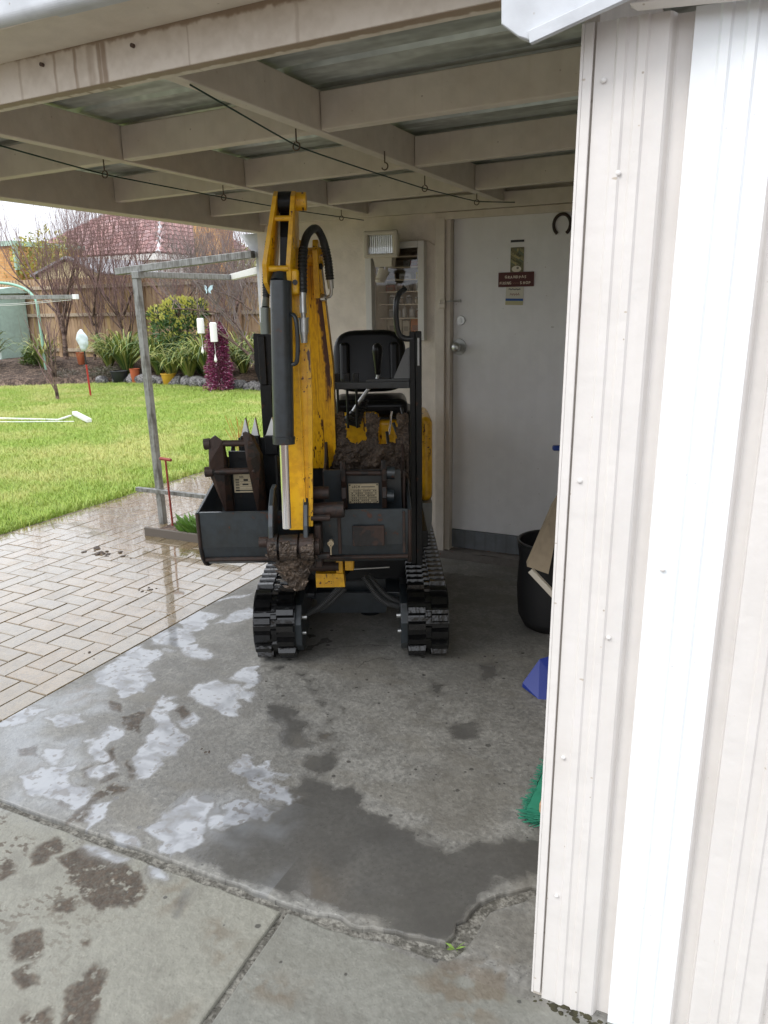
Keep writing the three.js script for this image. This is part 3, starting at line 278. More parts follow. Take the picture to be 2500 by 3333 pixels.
// glazed wall cabinet with shelves of jars and boxes
{
  const t = thing('wall_cabinet', 'white framed glazed cabinet recessed in the cream wall', 'cabinet', [-1.91, 1.318, ZW]);
  mesh('frame', [rbox(-.187, -.147, 0, .55, -.002, .045, .003), rbox(.148, .187, 0, .55, -.002, .045, .003), rbox(-.147, .148, .516, .55, -.002, .045, .003), rbox(-.147, .148, 0, .022, -.002, .045, .003)], mat([.62, .61, .58], .55, { bumpMap: bumpFine, bumpScale: .0005 }), t);
  const dk = mat([.46, .39, .30], .8); mesh('carcass', [box(-.148, -.145, .02, .53, -.30, -.002), box(.147, .15, .02, .53, -.30, -.002), box(-.148, .15, .02, .53, -.305, -.30), box(-.148, .15, .53, .533, -.30, -.002), box(-.148, .15, .017, .02, -.30, -.002)], dk, t);
  const ys = [.125, .205, .278, .345, .415, .475]; for (const y of ys) mesh('shelf', box(-.144, .146, y - .003, y + .003, -.299, -.05), dk, t);
  mesh('pane', box(-.147, .148, .022, .516, .008, .011), M.glass, t);
  const r = rng(907), cols = { orange: [.42, .12, .02], cream: [.42, .37, .27], yellow: [.45, .36, .03], white: [.5, .5, .48], brown: [.12, .06, .035], red: [.25, .04, .02], grey: [.2, .22, .22], green: [.12, .16, .1] };
  function item(kind, c, x, y, w, h, label) { const o = thing(kind, label, kind.includes('jar') || kind.includes('bottle') ? 'jar' : 'box', [-1.91 + x, 1.318 + y, ZW - .17], 0, 'stock on the cabinet shelves'); const m = mat(cols[c], .6); if (kind === 'glass_jar' || kind === 'spray_bottle') { const R = w / 2, lid = h * .22; mesh('body', new THREE.LatheGeometry([[0, 0], [R * .9, 0], [R, h * .06], [R, h * .62], [R * .7, h - lid], [0, h - lid]].map(p => new THREE.Vector2(...p)), 16), mat(cols[c], .25), o); mesh('lid', cyl(V(0, h - lid, 0), V(0, h, 0), kind === 'spray_bottle' ? R * .35 : R * .75, kind === 'spray_bottle' ? R * .25 : R * .75, 14), mat([.45, .45, .44], .5), o); } else { mesh('body', rbox(-w / 2, w / 2, 0, h, -.03, .035, .002), m, o); mesh('print', rbox(-w * .32, w * .32, h * .3, h * .62, .0352, .0362, .0004), mat(cols[c].map(v => Math.min(.6, v * .45 + .03)), .6), o); } }
  item('carton', 'cream', -.085, .02, .10, .098, 'cream carton with dark print on the cabinet bottom shelf, left end'); item('carton', 'cream', -.005, .02, .045, .09, 'narrow cream carton beside the orange carton in the cabinet'); item('carton', 'orange', .055, .02, .06, .1, 'orange carton on the bottom shelf of the glazed cabinet'); item('carton', 'green', .115, .02, .045, .088, 'olive carton on the cabinet bottom shelf, right end');
  for (const [x, c, w, h] of [[-.12, 'grey', .035, .05], [-.075, 'white', .04, .06], [-.03, 'white', .03, .068], [.02, 'white', .035, .068], [.065, 'brown', .04, .055], [.11, 'green', .045, .06]]) item(c === 'white' ? 'spray_bottle' : 'glass_jar', c, x, .128, w, h, `${c} ${c === 'white' ? 'spray bottle' : 'jar'} on the second cabinet shelf${c === 'white' ? '' : ' among white bottles'}`);
  for (const [x, c, w, h] of [[-.105, 'grey', .055, .055], [-.05, 'brown', .03, .045], [0, 'grey', .04, .05], [.05, 'cream', .03, .04], [.1, 'grey', .05, .045]]) item('glass_jar', c, x, .208, w, h, `${c} jar on the third cabinet shelf`);
  for (const [x, c, w, h] of [[-.11, 'red', .06, .04], [-.05, 'brown', .04, .045], [0, 'grey', .035, .05], [.08, 'white', .04, .052]]) item('carton', c, x, .281, w, h, `small ${c} packet on the fourth cabinet shelf`);
  for (const [x, c, w, h] of [[-.1, 'brown', .06, .04], [-.01, 'white', .075, .035], [.1, 'yellow', .08, .042]]) item('carton', c, x, .348, w, h, `flat ${c} packet on the fifth cabinet shelf`);
  for (const [x, c, w, h] of [[0, 'grey', .04, .04], [.05, 'red', .05, .035], [.11, 'brown', .05, .042]]) item('carton', c, x, .418, w, h, `small ${c} packet on the top cabinet shelf`);
}
{ // sensor floodlight in front of the cabinet
  const t = thing('sensor_floodlight', 'beige square floodlight with motion sensor below it', 'floodlight', [-1.955, 1.66, ZW + .02]); const be = mat([.55, .51, .42], .45); t.rotation.y = .12;
  const hd = mesh('housing', [rbox(-.09, .09, .128, .256, .06, .118, .014, 3), rbox(-.101, .101, .240, .264, .115, .150, .010, 3), rbox(-.101, .101, .118, .142, .115, .150, .010, 3), rbox(-.101, -.072, .12, .262, .115, .150, .010, 3), rbox(.072, .101, .12, .262, .115, .150, .010, 3)], be, t);
  const rfm = mat([.80, .84, .84], .25, { metalness: .6 }); mesh('reflector', [box(-.073, .073, .14, .242, .1185, .121), ...[...Array(11).keys()].map(i => cyl(V(-.063 + i * .0126, .142, .124), V(-.063 + i * .0126, .24, .124), .0046, .0046, 8))], rfm, hd);
  mesh('lens', box(-.073, .073, .14, .242, .138, .140), M.glass, hd);
  mesh('neck', [hull([...[-.05, .065].flatMap(x => [V(x, .125, .06), V(x, .125, .14)]), ...[-.035, .06].flatMap(x => [V(x, .07, .07), V(x, .07, .13)])]), cyl(V(.01, .1, .09), V(.01, .1, 0), .02, .03, 16), cyl(V(-.005, .07, .1), V(-.005, .045, .105), .009), cyl(V(.025, .07, .1), V(.02, .045, .105), .007)], be, t);
  mesh('sensor', [cyl(V(.005, .05, .10), V(-.012, -.002, .125), .034, .027, 24), new THREE.SphereGeometry(.026, 20, 12).scale(1, .5, 1).translate(-.013, -.003, .126)], be, t);
  tag(mesh('lamp_cable', tube([V(-1.88, 1.872, ZW + .03), V(-1.78, 1.876, ZW + .012), V(-1.72, 1.868, ZW + .01), V(-1.68, 1.845, ZW + .008), V(-1.645, 1.831, ZW + .004)], .0032, 24, 6), M.render), 'thin painted cable running from the floodlight to a hole', 'cable');
}
// ---------------------------------------------------------------- white metal shed at the right
{
  const t = thing('metal_shed', 'white ribbed steel shed wall with white barge board', 'shed', [0, 0, -1.38]); t.rotation.z = -.0085;
  // one sheet profile along x, height along y: pans with swages and raised ribs
  const prof = [], cuts = [-.288]; const pans = [[-.288, -.178, 0], [-.142, -.018, 1], [.018, .142, 0], [.178, .302, 0], [.338, .462, 0], [.498, .622, 0], [.658, .782, 0], [.818, .942, 0], [.978, 1.102, 0]];
  const sheet = (P, y0, y1) => { // open strip x,z -> wall
    const pos = [], nor = []; for (let i = 0; i + 1 < P.length; i++) { const [a, b] = P[i], [c, d] = P[i + 1], n = V(-(d - b), 0, c - a).normalize(), rows = 24; for (let k = 0; k < rows; k++) { const u = mix(y0, y1, k / rows), v = mix(y0, y1, (k + 1) / rows); pos.push(a, u, b, c, u, d, c, v, d, a, u, b, c, v, d, a, v, b); for (let q = 0; q < 6; q++) nor.push(n.x, 0, n.z); } }
    const g = new THREE.BufferGeometry(), f = pos.slice(); for (let i = 0; i < f.length; i += 3) { const w = .0012 * (fbm(f[i] * 9, f[i + 1] * 5, 3, 601) - .5) * 2; f[i + 2] += w; } g.setAttribute('position', new THREE.Float32BufferAttribute(f, 3)); g.setAttribute('normal', new THREE.Float32BufferAttribute(nor, 3)); return g;
  };
  for (const [a, b, w] of pans) {
    const L = b - a, s1 = a + L * .33, s2_ = a + L * .62; const P = [[a, 0], [s1 - .006, 0], [s1 - .002, .004], [s1 + .010, .004], [s1 + .014, 0], [s2_ - .006, 0], [s2_ - .002, .004], [s2_ + .010, .004], [s2_ + .014, 0], [b, 0]];
    const o = mesh('wall_pan', sheet(P, -.012, 1.945), w ? M.wallWhite : M.wallCream, t); if (w) o.userData.label = 'pan painted a cold bright white';
    mesh('wall_groove', sheet([[b, 0], [b + .004, -.004], [b + .009, -.018], [b + .012, -.020], [b + .032, -.020], [b + .0345, -.018], [b + .036, 0]], -.012, 1.945), M.wallCream, t);
  }
  mesh('corner_flashing', [rbox(-.311, -.306, .004, 1.945, -.05, .006, .001), rbox(-.306, -.291, .008, 1.945, .001, .006, .0015)], M.wallCream, t);
  const rv = mat([.72, .70, .68], .4); for (const [x, y] of [[-.272, 1.86], [-.272, 1.2], [-.271, .62], [-.268, .28], [-.305, .5], [-.24, 1.72], [-.2, .9], [-.115, 1.05]]) mesh('rivet', new THREE.SphereGeometry(.0045, 12, 8).scale(1, 1, .5).translate(x, y, .003), rv, t);
  mesh('side_wall', box(-.309, -.285, -.02, 2.25, -3.2, -.005), M.cream, t); mesh('inner_fill', [box(-.28, 1.14, -.02, 1.94, -.09, -.05), box(1.12, 1.14, -.02, 1.94, -3.2, -.1)], M.wood, t);
  const bar_ = (x) => 1.912 + (x + .375) * .27;
  const P = [[-.431, 2.14], [-.424, 1.942], [-.396, 1.921], [-.375, 1.912], [1.25, bar_(1.25)], [1.25, bar_(1.25) + .24]];
  mesh('barge_board', extr(P, .02, .0015).translate(0, 0, .062), M.barge, t);
  mesh('barge_lip', bar(V(-.376, 1.914, .077), V(1.25, bar_(1.25) + .002, .077), .012, .018), M.barge, t);
  mesh('wall_flashing', hull([V(-.232, 1.948, .030), V(-.222, 1.941, .034), V(1.2, 1.858, .034), V(1.2, 2.3, .034), V(.0, 2.01, .034), V(-.232, 1.948, .050), V(1.2, 2.3, .05), V(1.2, 1.858, .05)]), M.wallCream, t);
  mesh('roof_sheet', [hull([V(-.45, 2.16, .07), V(-.45, 2.17, .07), V(1.3, 2.66, .07), V(1.3, 2.67, .07), V(-.45, 2.16, -3.2), V(-.45, 2.17, -3.2), V(1.3, 2.66, -3.2), V(1.3, 2.67, -3.2)])], M.zinc, t);
  mesh('soffit_board', hull([V(-.30, 1.96, -.003), V(-.42, 2.11, .05), V(-.30, 2.145, .05), V(-.42, 2.115, -.1), V(-.30, 1.96, -.02), V(-.3, 2.145, -.1)]), M.barge, t);
  const cr = []; const r = rng(61); for (let i = 0; i < 420; i++) { const x = -.31 + r() * .9, k = r(); cr.push(displace(new THREE.IcosahedronGeometry(.0018 + k * k * .006, 1).scale(1.3, .6, 1).translate(x, -.012 + .004 * r(), .002 + r() * r() * .03), .0025, 140, i)); }
  mesh('base_moss', cr, mat(0xffffff, .95, { map: tex(128, 128, (u, v) => mixc([.13, .12, .08], [.27, .26, .17], fbm(u * 8, v * 8, 3, 611, 8)), 8) }), t).userData.kind = 'stuff';
}
// ---------------------------------------------------------------- carport roof
{
  const t = thing('carport', 'cream painted timber carport roof frame with steel sheeting', 'carport', [-1.5, 0, -2.9]); const ox = 1.5, oz = 2.9;
  const yb = x => 2.04 + (x + 1.26) * .015; const T = g => g.translate(ox, 0, oz);
  const XL = -2.84, XR = -.29, J = [-1.283, -2.085];
  const sl = (x0, x1, y0, y1, z0, z1) => { const g = rbox(x0, x1, y0, y1, z0, z1, .004), p = g.attributes.position; for (let i = 0; i < p.count; i++) p.setY(i, p.getY(i) + (p.getX(i) + 1.26) * .015); return T(g); };
  const fbm_ = M.cream.clone(); fbm_.map = tex(2048, 128, (u, v) => { const x = u * 2.6 - 1.4 - 1.5, y = 2 + v * .15, a = fbm(x * 14, y * 14, 4, 901), b = fbm(x * 60, y * 60, 3, 903); let k = mixc([.82, .785, .74], [.77, .73, .68], sm(.3, .8, .5 * a + .5 * b)); let d = 0; for (const [c, w, s] of [[-1.58, .004, .5], [-1.513, .005, .6], [-1.464, .01, .45], [-1.437, .006, .8], [-1.423, .008, .7], [-1.177, .002, .4], [-1.70, .004, .3], [-.9, .004, .3]]) d = Math.max(d, s * sm(w * 1.6, w * .4, Math.abs(x - c + .004 * (fbm(x * 9, y * 40, 3, 905) - .5))) * (.4 + .6 * fbm(x * 120, y * 20, 3, 907))); d = Math.max(d, .6 * sm(2.112, 2.122, y + .012 * (b - .5))); return mixc(k, [.45, .36, .28], d); }); fbm_.map.repeat.set(1 / 2.6, 1 / .15); fbm_.map.offset.set(1.4 / 2.6, -2 / .15);
  mesh('front_beam', sl(XL - .03, XR - .02, 2.035, 2.15, -1.555, -1.505), fbm_, t);
  for (const x of J) mesh('joist', T(rbox(x - .022, x + .022, yb(x), yb(x) + .115, -4.205, -1.557, .004)), M.cream, t);
  mesh('side_beam', T(rbox(XL - .02, XL + .025, 1.972, 2.13, -4.30, -1.557, .004)), M.cream, t);
  const segs = [[XL + .027, J[1] - .024], [J[1] + .024, J[0] - .024], [J[0] + .024, XR - .025]];
  for (const z of [-2.245, -2.975, -3.70]) for (const [a, b] of segs) mesh('noggin', sl(a, b, 2.042, 2.150, z - .022, z + .022), M.cream, t);
  // roof sheeting, ribs along x
  const P = []; let z = -1.36; const zs = -4.34; const prof = []; while (z > zs) { prof.push([z, 0], [z - .10, 0], [z - .112, .022], [z - .132, .022], [z - .144, 0]); z -= .19; }
  const ysh = x => 2.168 + (x + 1.26) * .015, X0 = XL - .12, X1 = XR + .04; const pos = []; for (let i = 0; i + 1 < prof.length; i++) { const [a, u] = prof[i], [b, v] = prof[i + 1]; const A = V(X0, ysh(X0) + u, a), B = V(X1, ysh(X1) + u, a), C = V(X1, ysh(X1) + v, b), D = V(X0, ysh(X0) + v, b); for (const q of [A, B, C, A, C, D]) pos.push(q.x, q.y, q.z); }
  const g = new THREE.BufferGeometry(); g.setAttribute('position', new THREE.Float32BufferAttribute(pos, 3)); g.computeVertexNormals(); mesh('roof_sheet', T(g), M.zinc, t);
  mesh('side_gutter', [T(rbox(XL - .15, XL - .022, 1.985, 1.995, -4.36, -1.30, .002)), T(rbox(XL - .155, XL - .15, 1.985, 2.09, -4.36, -1.30, .002))], M.cream, t);
  // eaves soffit and gutter at the front
  mesh('front_soffit', sl(XL - .12, -.44, 2.124, 2.132, -1.506, -1.345), M.cream, t);
  const gp = []; for (let i = 0; i <= 8; i++) { const a = -Math.PI / 2 + i / 8 * Math.PI / 2; gp.push([-1.345 + .02 * Math.cos(a) + .0, 2.142 + .02 * Math.sin(a)]); } const gs = new THREE.Shape([new THREE.Vector2(-1.36, 2.122), ...gp.map(p => new THREE.Vector2(...p)), new THREE.Vector2(-1.325, 2.24), new THREE.Vector2(-1.36, 2.24)]);
  const gg = new THREE.ExtrudeGeometry(gs, { depth: XR - XL + .0, bevelEnabled: false }).rotateY(-Math.PI / 2).scale(1, 1, 1); // shape x -> world z
  { const p = gg.attributes.position; for (let i = 0; i < p.count; i++) { const X = p.getX(i), Z = p.getZ(i); p.setXYZ(i, -X * 1 + XL - .12 - 0, p.getY(i), Z); } gg.computeVertexNormals(); }
  { const p = gg.attributes.position; const bb = new THREE.Box3().setFromBufferAttribute(p); gg.translate(XL - .12 - bb.min.x, 0, -1.325 - bb.max.z); const ix = gg.index; }
  mesh('front_gutter', T(gg), M.barge, t);
  mesh('corner_post', [T(rbox(-2.90, -2.835, -.02, 1.972, -4.29, -4.225, .003)), T(hull([V(-2.90, 1.972, -4.28), V(-2.90, 1.972, -4.235), V(-3.02, 1.972, -4.28), V(-3.02, 1.972, -4.235), V(-2.90, 1.82, -4.28), V(-2.90, 1.82, -4.235)]))], M.barge, t);
  const nh = V(-2.02 + ox, 2.10, -1.503 + oz); const hook = mat([.08, .05, .035], .7);
  for (const x of [-1.617, -1.33]) mesh('nail', cyl(V(x + ox, 2.096, -1.505 + oz), V(x + ox, 2.096, -1.497 + oz), .0045), hook, t);
}
{ // clothes wires under the joists and their hooks
  const wm = mat([.012, .04, .03], .5), hm = mat([.10, .07, .05], .5, { metalness: .4 });
  const wire = (pts, label) => tag(mesh('clothes_wire', tube(pts.map(p => V(...p)), .0026, 60, 6, .2), wm), label, 'wire', 'wires under the carport');
  wire([[-1.27, 2.035, -1.62], [-1.33, 2.0, -2.2], [-1.34, 2.0, -2.7], [-1.32, 1.995, -3.2], [-1.29, 2.005, -3.8], [-1.2, 2.03, -4.15]], 'green plastic coated wire under the joist nearest the shed');
  wire([[-2.11, 2.015, -1.62], [-2.13, 1.985, -2.2], [-2.14, 1.985, -2.9], [-2.12, 1.985, -3.5], [-2.09, 1.995, -4.15]], 'green plastic coated wire under the joist nearest the lawn');
  const hook = (x, z, y, label, open) => { const a = []; for (let i = 0; i <= 14; i++) { const q = Math.PI * .5 - i / 14 * (open ? 4.4 : 5.9); a.push(V(x + Math.cos(q) * .012, y - .02 + Math.sin(q) * .012, z)); } tag(mesh('ceiling_hook', [cyl(V(x, y + .03, z), V(x, y - .008, z), .0024, .0024, 6), tube(a, .0024, 24, 6)], hm), label, 'hook', 'hooks screwed under the carport joists'); };
  hook(-1.335, -2.2, 2.02, 'small screw hook carrying the wire under the shed side joist'); hook(-1.318, -3.2, 2.015, 'small screw hook carrying the wire under the shed side joist'); hook(-1.29, -3.8, 2.02, 'small screw hook carrying the wire under the shed side joist');
  hook(-1.25, -2.66, 2.02, 'open screw hook with nothing hanging from it', true);
  hook(-2.13, -2.2, 2.005, 'small screw hook carrying the wire under the lawn side joist'); hook(-2.14, -2.9, 2.005, 'small screw hook carrying the wire under the lawn side joist'); hook(-2.10, -3.9, 2.005, 'small screw hook carrying the wire under the lawn side joist');
}
// ---------------------------------------------------------------- mini excavator (faces the camera; r right, h up, d away)
function place(name, label, cat, r, h, d, group) { const o = thing(name, label, cat, [r * Math.cos(YAW) - d * Math.sin(YAW), h, -r * Math.sin(YAW) - d * Math.cos(YAW)], YAW, group); return [o, (a, b, c) => V(a - r, b - h, d - c)]; }
const RG = (E, r0, r1, h0, h1, d0, d1, rad = .006, s = 2) => { const a = E(r0, h0, d0), b = E(r1, h1, d1); return rbox(a.x, b.x, a.y, b.y, a.z, b.z, rad, s); };
function plate(E, r, th, dh) { // outline in (d,h), thickness th along r
  const g = extr(dh.map(([d, h]) => { const p = E(0, h, d); return [p.z, p.y]; }), th, Math.min(.003, th * .2)); g.rotateY(-Math.PI / 2); // shape x -> z
  { const p = g.attributes.position; for (let i = 0; i < p.count; i++) p.setXYZ(i, p.getX(i), p.getY(i), p.getZ(i)); } g.scale(1, 1, 1); const q = E(r, 0, 0); return g.translate(q.x, 0, 0);
}
{
  const [X, E] = place('mini_excavator', 'yellow and grey tracked mini excavator parked in the carport', 'excavator', -.15, 0, 3.6);
  // tracks
  const d1 = 3.165, d2 = 4.09, R = .142, hc = .163, L = d2 - d1, per = 2 * L + 2 * Math.PI * (R + .005), N = 44;
  const at = s => { s = ((s % per) + per) % per; const rr = R + .005, a = Math.PI * rr; if (s < L) return [d2 - s, hc + rr, 0]; s -= L; if (s < a) { const q = s / rr; return [d1 - rr * Math.sin(q), hc + rr * Math.cos(q), q]; } s -= a; if (s < L) return [d1 + s, hc - rr, Math.PI]; s -= L; const q = s / rr; return [d2 + rr * Math.sin(q), hc - rr * Math.cos(q), Math.PI + q]; };
  const lugG = []; { const sh = (w) => uvBox(fin(hull([[-w / 2, 0, -.019], [w / 2, 0, -.019], [-w / 2, 0, .019], [w / 2, 0, .019], [-w / 2 + .003, .022, -.012], [w / 2 - .003, .022, -.012], [-w / 2 + .003, .022, .012], [w / 2 - .003, .022, .012]].map(p => V(...p))))); lugG.push(sh(.078), sh(.074), sh(.03)); }
  for (const sd of [-1, 1]) {
    const rc = sd < 0 ? -.485 : .183, tr = new THREE.Group(); tr.name = 'track'; X.add(tr);
    const out = [], inn = []; for (let i = 0; i < 96; i++) { const p = at(i / 96 * per); const q = E(0, p[1], p[0]); out.push(new THREE.Vector2(q.z, q.y)); } const sh = new THREE.Shape(out), hole = new THREE.Path(); for (let i = 0; i < 64; i++) { const p = at(-i / 64 * per), cx = Math.min(Math.max(p[0], d1), d2), f = 1 - .024 / (R + .005); const q = E(0, hc + (p[1] - hc) * f, cx + (p[0] - cx) * f); hole[i ? 'lineTo' : 'moveTo'](q.z, q.y); } sh.holes.push(hole);
    const bg = new THREE.ExtrudeGeometry(sh, { depth: .18, bevelEnabled: false, curveSegments: 4 }).translate(0, 0, -.09).rotateY(-Math.PI / 2); { const q = E(rc, 0, 0); bg.translate(q.x, 0, 0); }
    mesh('track_belt', bg, M.rubber, tr);
    for (let i = 0; i < N; i++) for (const [off, dr, gi] of [[0, -.049 * -sd, 0], [.5, .049 * -sd, 1], [.25, 0, 2]]) {
      const [d, h, a] = at((i + off) / N * per), q = E(rc + (gi === 2 ? 0 : -dr), h - (0), d); const o = new THREE.Mesh(lugG[gi], M.rubber); o.name = 'track_lug'; o.position.copy(q); o.rotation.x = a; if (gi === 2) o.scale.set(1, .45, .7); o.castShadow = o.receiveShadow = true; if (!(gi === 2 && h < .1)) tr.add(o);
    }
    const ri = rc + (sd < 0 ? .10 : -.10);
    mesh('track_frame', [RG(E, rc - .06, rc + .06, .06, .26, d1, d2), plate(E, ri, .036, [[3.035, .19], [3.045, .09], [3.10, .04], [3.3, .05], [3.6, .1], [3.6, .22], [3.3, .27], [3.09, .26]]), RG(E, ri - .012, ri + .012, .08, .24, 3.3, 4.1)], M.steel, tr);
    for (const d of [d1, d2]) mesh('track_wheel', cyl(E(rc - .085, hc, d), E(rc + .085, hc, d), .118, .118, 32), M.darkSteel, tr);
    mesh('bolt', [cyl(E(ri + (sd < 0 ? .018 : -.018), .2, 3.1), E(ri + (sd < 0 ? .036 : -.036), .2, 3.1), .012, .012, 6), cyl(E(ri + (sd < 0 ? .018 : -.018), .13, 3.09), E(ri + (sd < 0 ? .032 : -.032), .13, 3.09), .01, .01, 6)], M.fitting, tr);
  }
  mesh('cross_member', [hull([E(-.345, .178, 3.44), E(.02, .172, 3.44), E(-.32, .074, 3.44), E(.0, .07, 3.44), E(-.345, .178, 3.46), E(.02, .172, 3.46), E(-.32, .074, 3.46), E(.0, .07, 3.46)]), RG(E, -.39, .08, .12, .24, 3.5, 3.9), RG(E, -.40, -.33, .2, .225, 3.32, 3.5), RG(E, .0, .08, .2, .225, 3.32, 3.5)], M.steel, X);
  mesh('turntable', [cyl(E(-.15, .22, 3.75), E(-.15, .40, 3.75), .27, .25, 40), RG(E, -.40, .1, .24, .42, 3.45, 4.1)], M.darkSteel, X);
  mesh('drain_hub', cyl(E(-.08, .03, 3.55), E(-.08, .08, 3.55), .05, .06, 24), M.darkSteel, X);
  // spiral wrapped hydraulic hoses
  const coil = (pts, r, n) => { const c = new THREE.CatmullRomCurve3(pts), o = [tube(pts, r * .8, 40, 8)]; for (let i = 0; i < n; i++) { const u = (i + .5) / n, p = c.getPointAt(u), t = c.getTangentAt(u), g = new THREE.TorusGeometry(r, r * .28, 5, 14); g.applyQuaternion(new THREE.Quaternion().setFromUnitVectors(V(0, 0, 1), t)); o.push(g.translate(p.x, p.y, p.z)); } return o; };
  for (const [a, b, c] of [[[-.375, .135, 3.28], [-.29, .2, 3.24], [-.20, .285, 3.25]], [[-.35, .14, 3.30], [-.265, .2, 3.25], [-.185, .27, 3.26]], [[.06, .165, 3.29], [-.02, .21, 3.26], [-.10, .31, 3.3]], [[.075, .17, 3.31], [.0, .225, 3.28], [-.08, .31, 3.32]]]) mesh('spiral_hose', coil([E(...a), E(...b), E(...c)], .0115, 30), M.coil, X);
  mesh('hydraulic_pipe', cyl(E(-.17, .375, 3.22), E(.02, .372, 3.25), .004, .004, 8), M.fitting, X);
  // deck, body panels
  mesh('deck', [RG(E, -.50, .20, .44, .52, 3.32, 4.3), RG(E, -.44, .14, .50, .62, 3.5, 4.3)], M.darkSteel, X);
  mesh('side_cover', [RG(E, .19, .262, .50, .955, 3.92, 4.36, .045, 5)], M.yellow, X); mesh('side_cover', [RG(E, -.56, -.46, .50, .86, 3.95, 4.36, .045, 5)], M.yellow, X);
  mesh('engine_cover', [RG(E, -.46, .19, .5, .98, 3.98, 4.36, .05, 4)], M.darkSteel, X);
  mesh('skirt_panel', [hull([E(.20, .50, 3.9), E(.258, .50, 3.9), E(.256, .40, 3.9), E(.235, .27, 3.9), E(.21, .3, 3.9), E(.20, .5, 4.2), E(.258, .5, 4.2), E(.256, .4, 4.2), E(.235, .27, 4.2)])], mat([.28, .29, .29], .5, { bumpMap: bumpFine, bumpScale: .002 }), X);
  mesh('front_cover', [RG(E, -.20, -.015, .80, 1.03, 3.60, 3.80, .025, 4), RG(E, -.02, .075, .80, .985, 3.62, 3.8, .02, 4)], M.yellow, X); mesh('cover_bolt', cyl(E(-.14, 1.0, 3.6), E(-.14, 1.0, 3.593), .012, .012, 6), M.rustSteel, X);
  // seat
  const cush = (E_, pts, h0) => { };
  const sbs = new THREE.Shape(); { const n = 40; for (let i = 0; i <= n; i++) { const a = i / n * Math.PI * 2, c = Math.cos(a), q = Math.sin(a), e = .5; const x = .185 * Math.sign(c) * Math.pow(Math.abs(c), e), y = .09 + .155 * Math.sign(q) * Math.pow(Math.abs(q), q > 0 ? .62 : .5); sbs[i ? 'lineTo' : 'moveTo'](x, y); } } const sb = new THREE.ExtrudeGeometry(sbs, { depth: .03, bevelEnabled: true, bevelThickness: .035, bevelSize: .03, bevelOffset: -.03, bevelSegments: 5 }).rotateX(-.18); { const q = E(-.058, 1.155, 3.93); sb.translate(q.x, q.y, q.z); }
  const sbm = mesh('seat_back', sb, M.vinyl, X);
  { const q = E(-.058, 1.155, 3.87); const a = new RoundedBoxGeometry(.05, .2, .04, 4, .019).rotateX(-.18); mesh('bolster', [a.clone().translate(q.x - .125, q.y + .09, q.z + .0), a.clone().translate(q.x + .125, q.y + .09, q.z)], M.vinyl, sbm); }
  mesh('seat_cushion', [RG(E, -.235, .125, 1.0, 1.085, 3.62, 3.95, .035, 4), RG(E, -.2, .09, .9, 1.02, 3.68, 3.95, .02, 3)], M.vinyl, X);
  // control frame: two posts, cross bar, grab handle, levers
  mesh('frame_post', [RG(E, .122, .146, .37, 1.41, 3.29, 3.33, .003), RG(E, .146, .172, .37, 1.412, 3.27, 3.31, .004)], M.darkSteel, X);
  mesh('frame_post', [hull([E(-.54, 1.412, 3.29), E(-.535, 1.415, 3.29), E(-.458, 1.41, 3.29), E(-.458, 1.19, 3.29), E(-.543, 1.265, 3.29), E(-.52, 1.19, 3.29), E(-.54, 1.412, 3.31), E(-.458, 1.41, 3.31), E(-.458, 1.19, 3.31), E(-.543, 1.265, 3.31), E(-.52, 1.19, 3.31)]), RG(E, -.524, -.474, .50, 1.2, 3.285, 3.315, .004), RG(E, -.52, -.49, 1.2, 1.405, 3.27, 3.29, .004)], M.darkSteel, X);
  mesh('cross_bar', [RG(E, -.46, .122, 1.172, 1.202, 3.295, 3.325, .004), RG(E, -.065, .122, 1.196, 1.214, 3.3, 3.32, .003)], M.steel, X);
  mesh('gusset', hull([E(.122, 1.345, 3.305), E(.108, 1.34, 3.305), E(.113, 1.29, 3.305), E(.095, 1.24, 3.305), E(.05, 1.21, 3.305), E(.122, 1.21, 3.305), E(.122, 1.345, 3.312), E(.108, 1.34, 3.312), E(.113, 1.29, 3.312), E(.095, 1.24, 3.312), E(.05, 1.21, 3.312), E(.122, 1.21, 3.312)]), mat([.16, .17, .18], .4, { bumpMap: bumpFine, bumpScale: .002 }), X);
  mesh('reflector_strip', RG(E, .154, .162, 1.27, 1.385, 3.263, 3.269, .001), mat([.55, .56, .57], .4), X);
  mesh('grab_handle', tube([E(.135, 1.382, 3.3), E(.105, 1.382, 3.3), E(.078, 1.40, 3.3), E(.067, 1.45, 3.3), E(.067, 1.52, 3.3), E(.08, 1.565, 3.31), E(.105, 1.585, 3.34)], .0125, 40, 12), mat([.03, .033, .038], .2), X);
  const lv = mesh('control_lever', tube([E(-.135, 1.05, 3.5), E(-.10, 1.1, 3.5), E(-.06, 1.15, 3.5), E(-.022, 1.19, 3.5), E(-.016, 1.23, 3.5)], .008, 24, 8), M.fitting, X);
  { const q = E(-.016, 1.215, 3.5); mesh('lever_grip', new THREE.LatheGeometry([[0, 0], [.013, 0], [.014, .03], [.02, .08], [.024, .105], [.021, .128], [.01, .14], [0, .142]].map(p => new THREE.Vector2(...p)), 20).translate(q.x, q.y, q.z), M.vinyl, lv); }
  mesh('lever_boot', [...Array(9).keys()].map(i => cyl(E(-.15 + i * .009, .985 + i * .013, 3.55), E(-.146 + i * .009, .996 + i * .013, 3.55), .05 - i * .0042, .044 - i * .0042, 18)), M.black, X);
  for (const x of [-.20, -.157, -.115]) { const l = mesh('short_lever', cyl(E(x, .98, 3.45), E(x, 1.19, 3.45), .006, .006, 8), M.darkSteel, X); mesh('lever_grip', RG(E, x - .013, x + .013, 1.185, 1.228, 3.44, 3.462, .004), M.black, l); }
  mesh('gas_strut', cyl(E(.03, .93, 3.55), E(.045, 1.04, 3.55), .005), M.chrome, X);
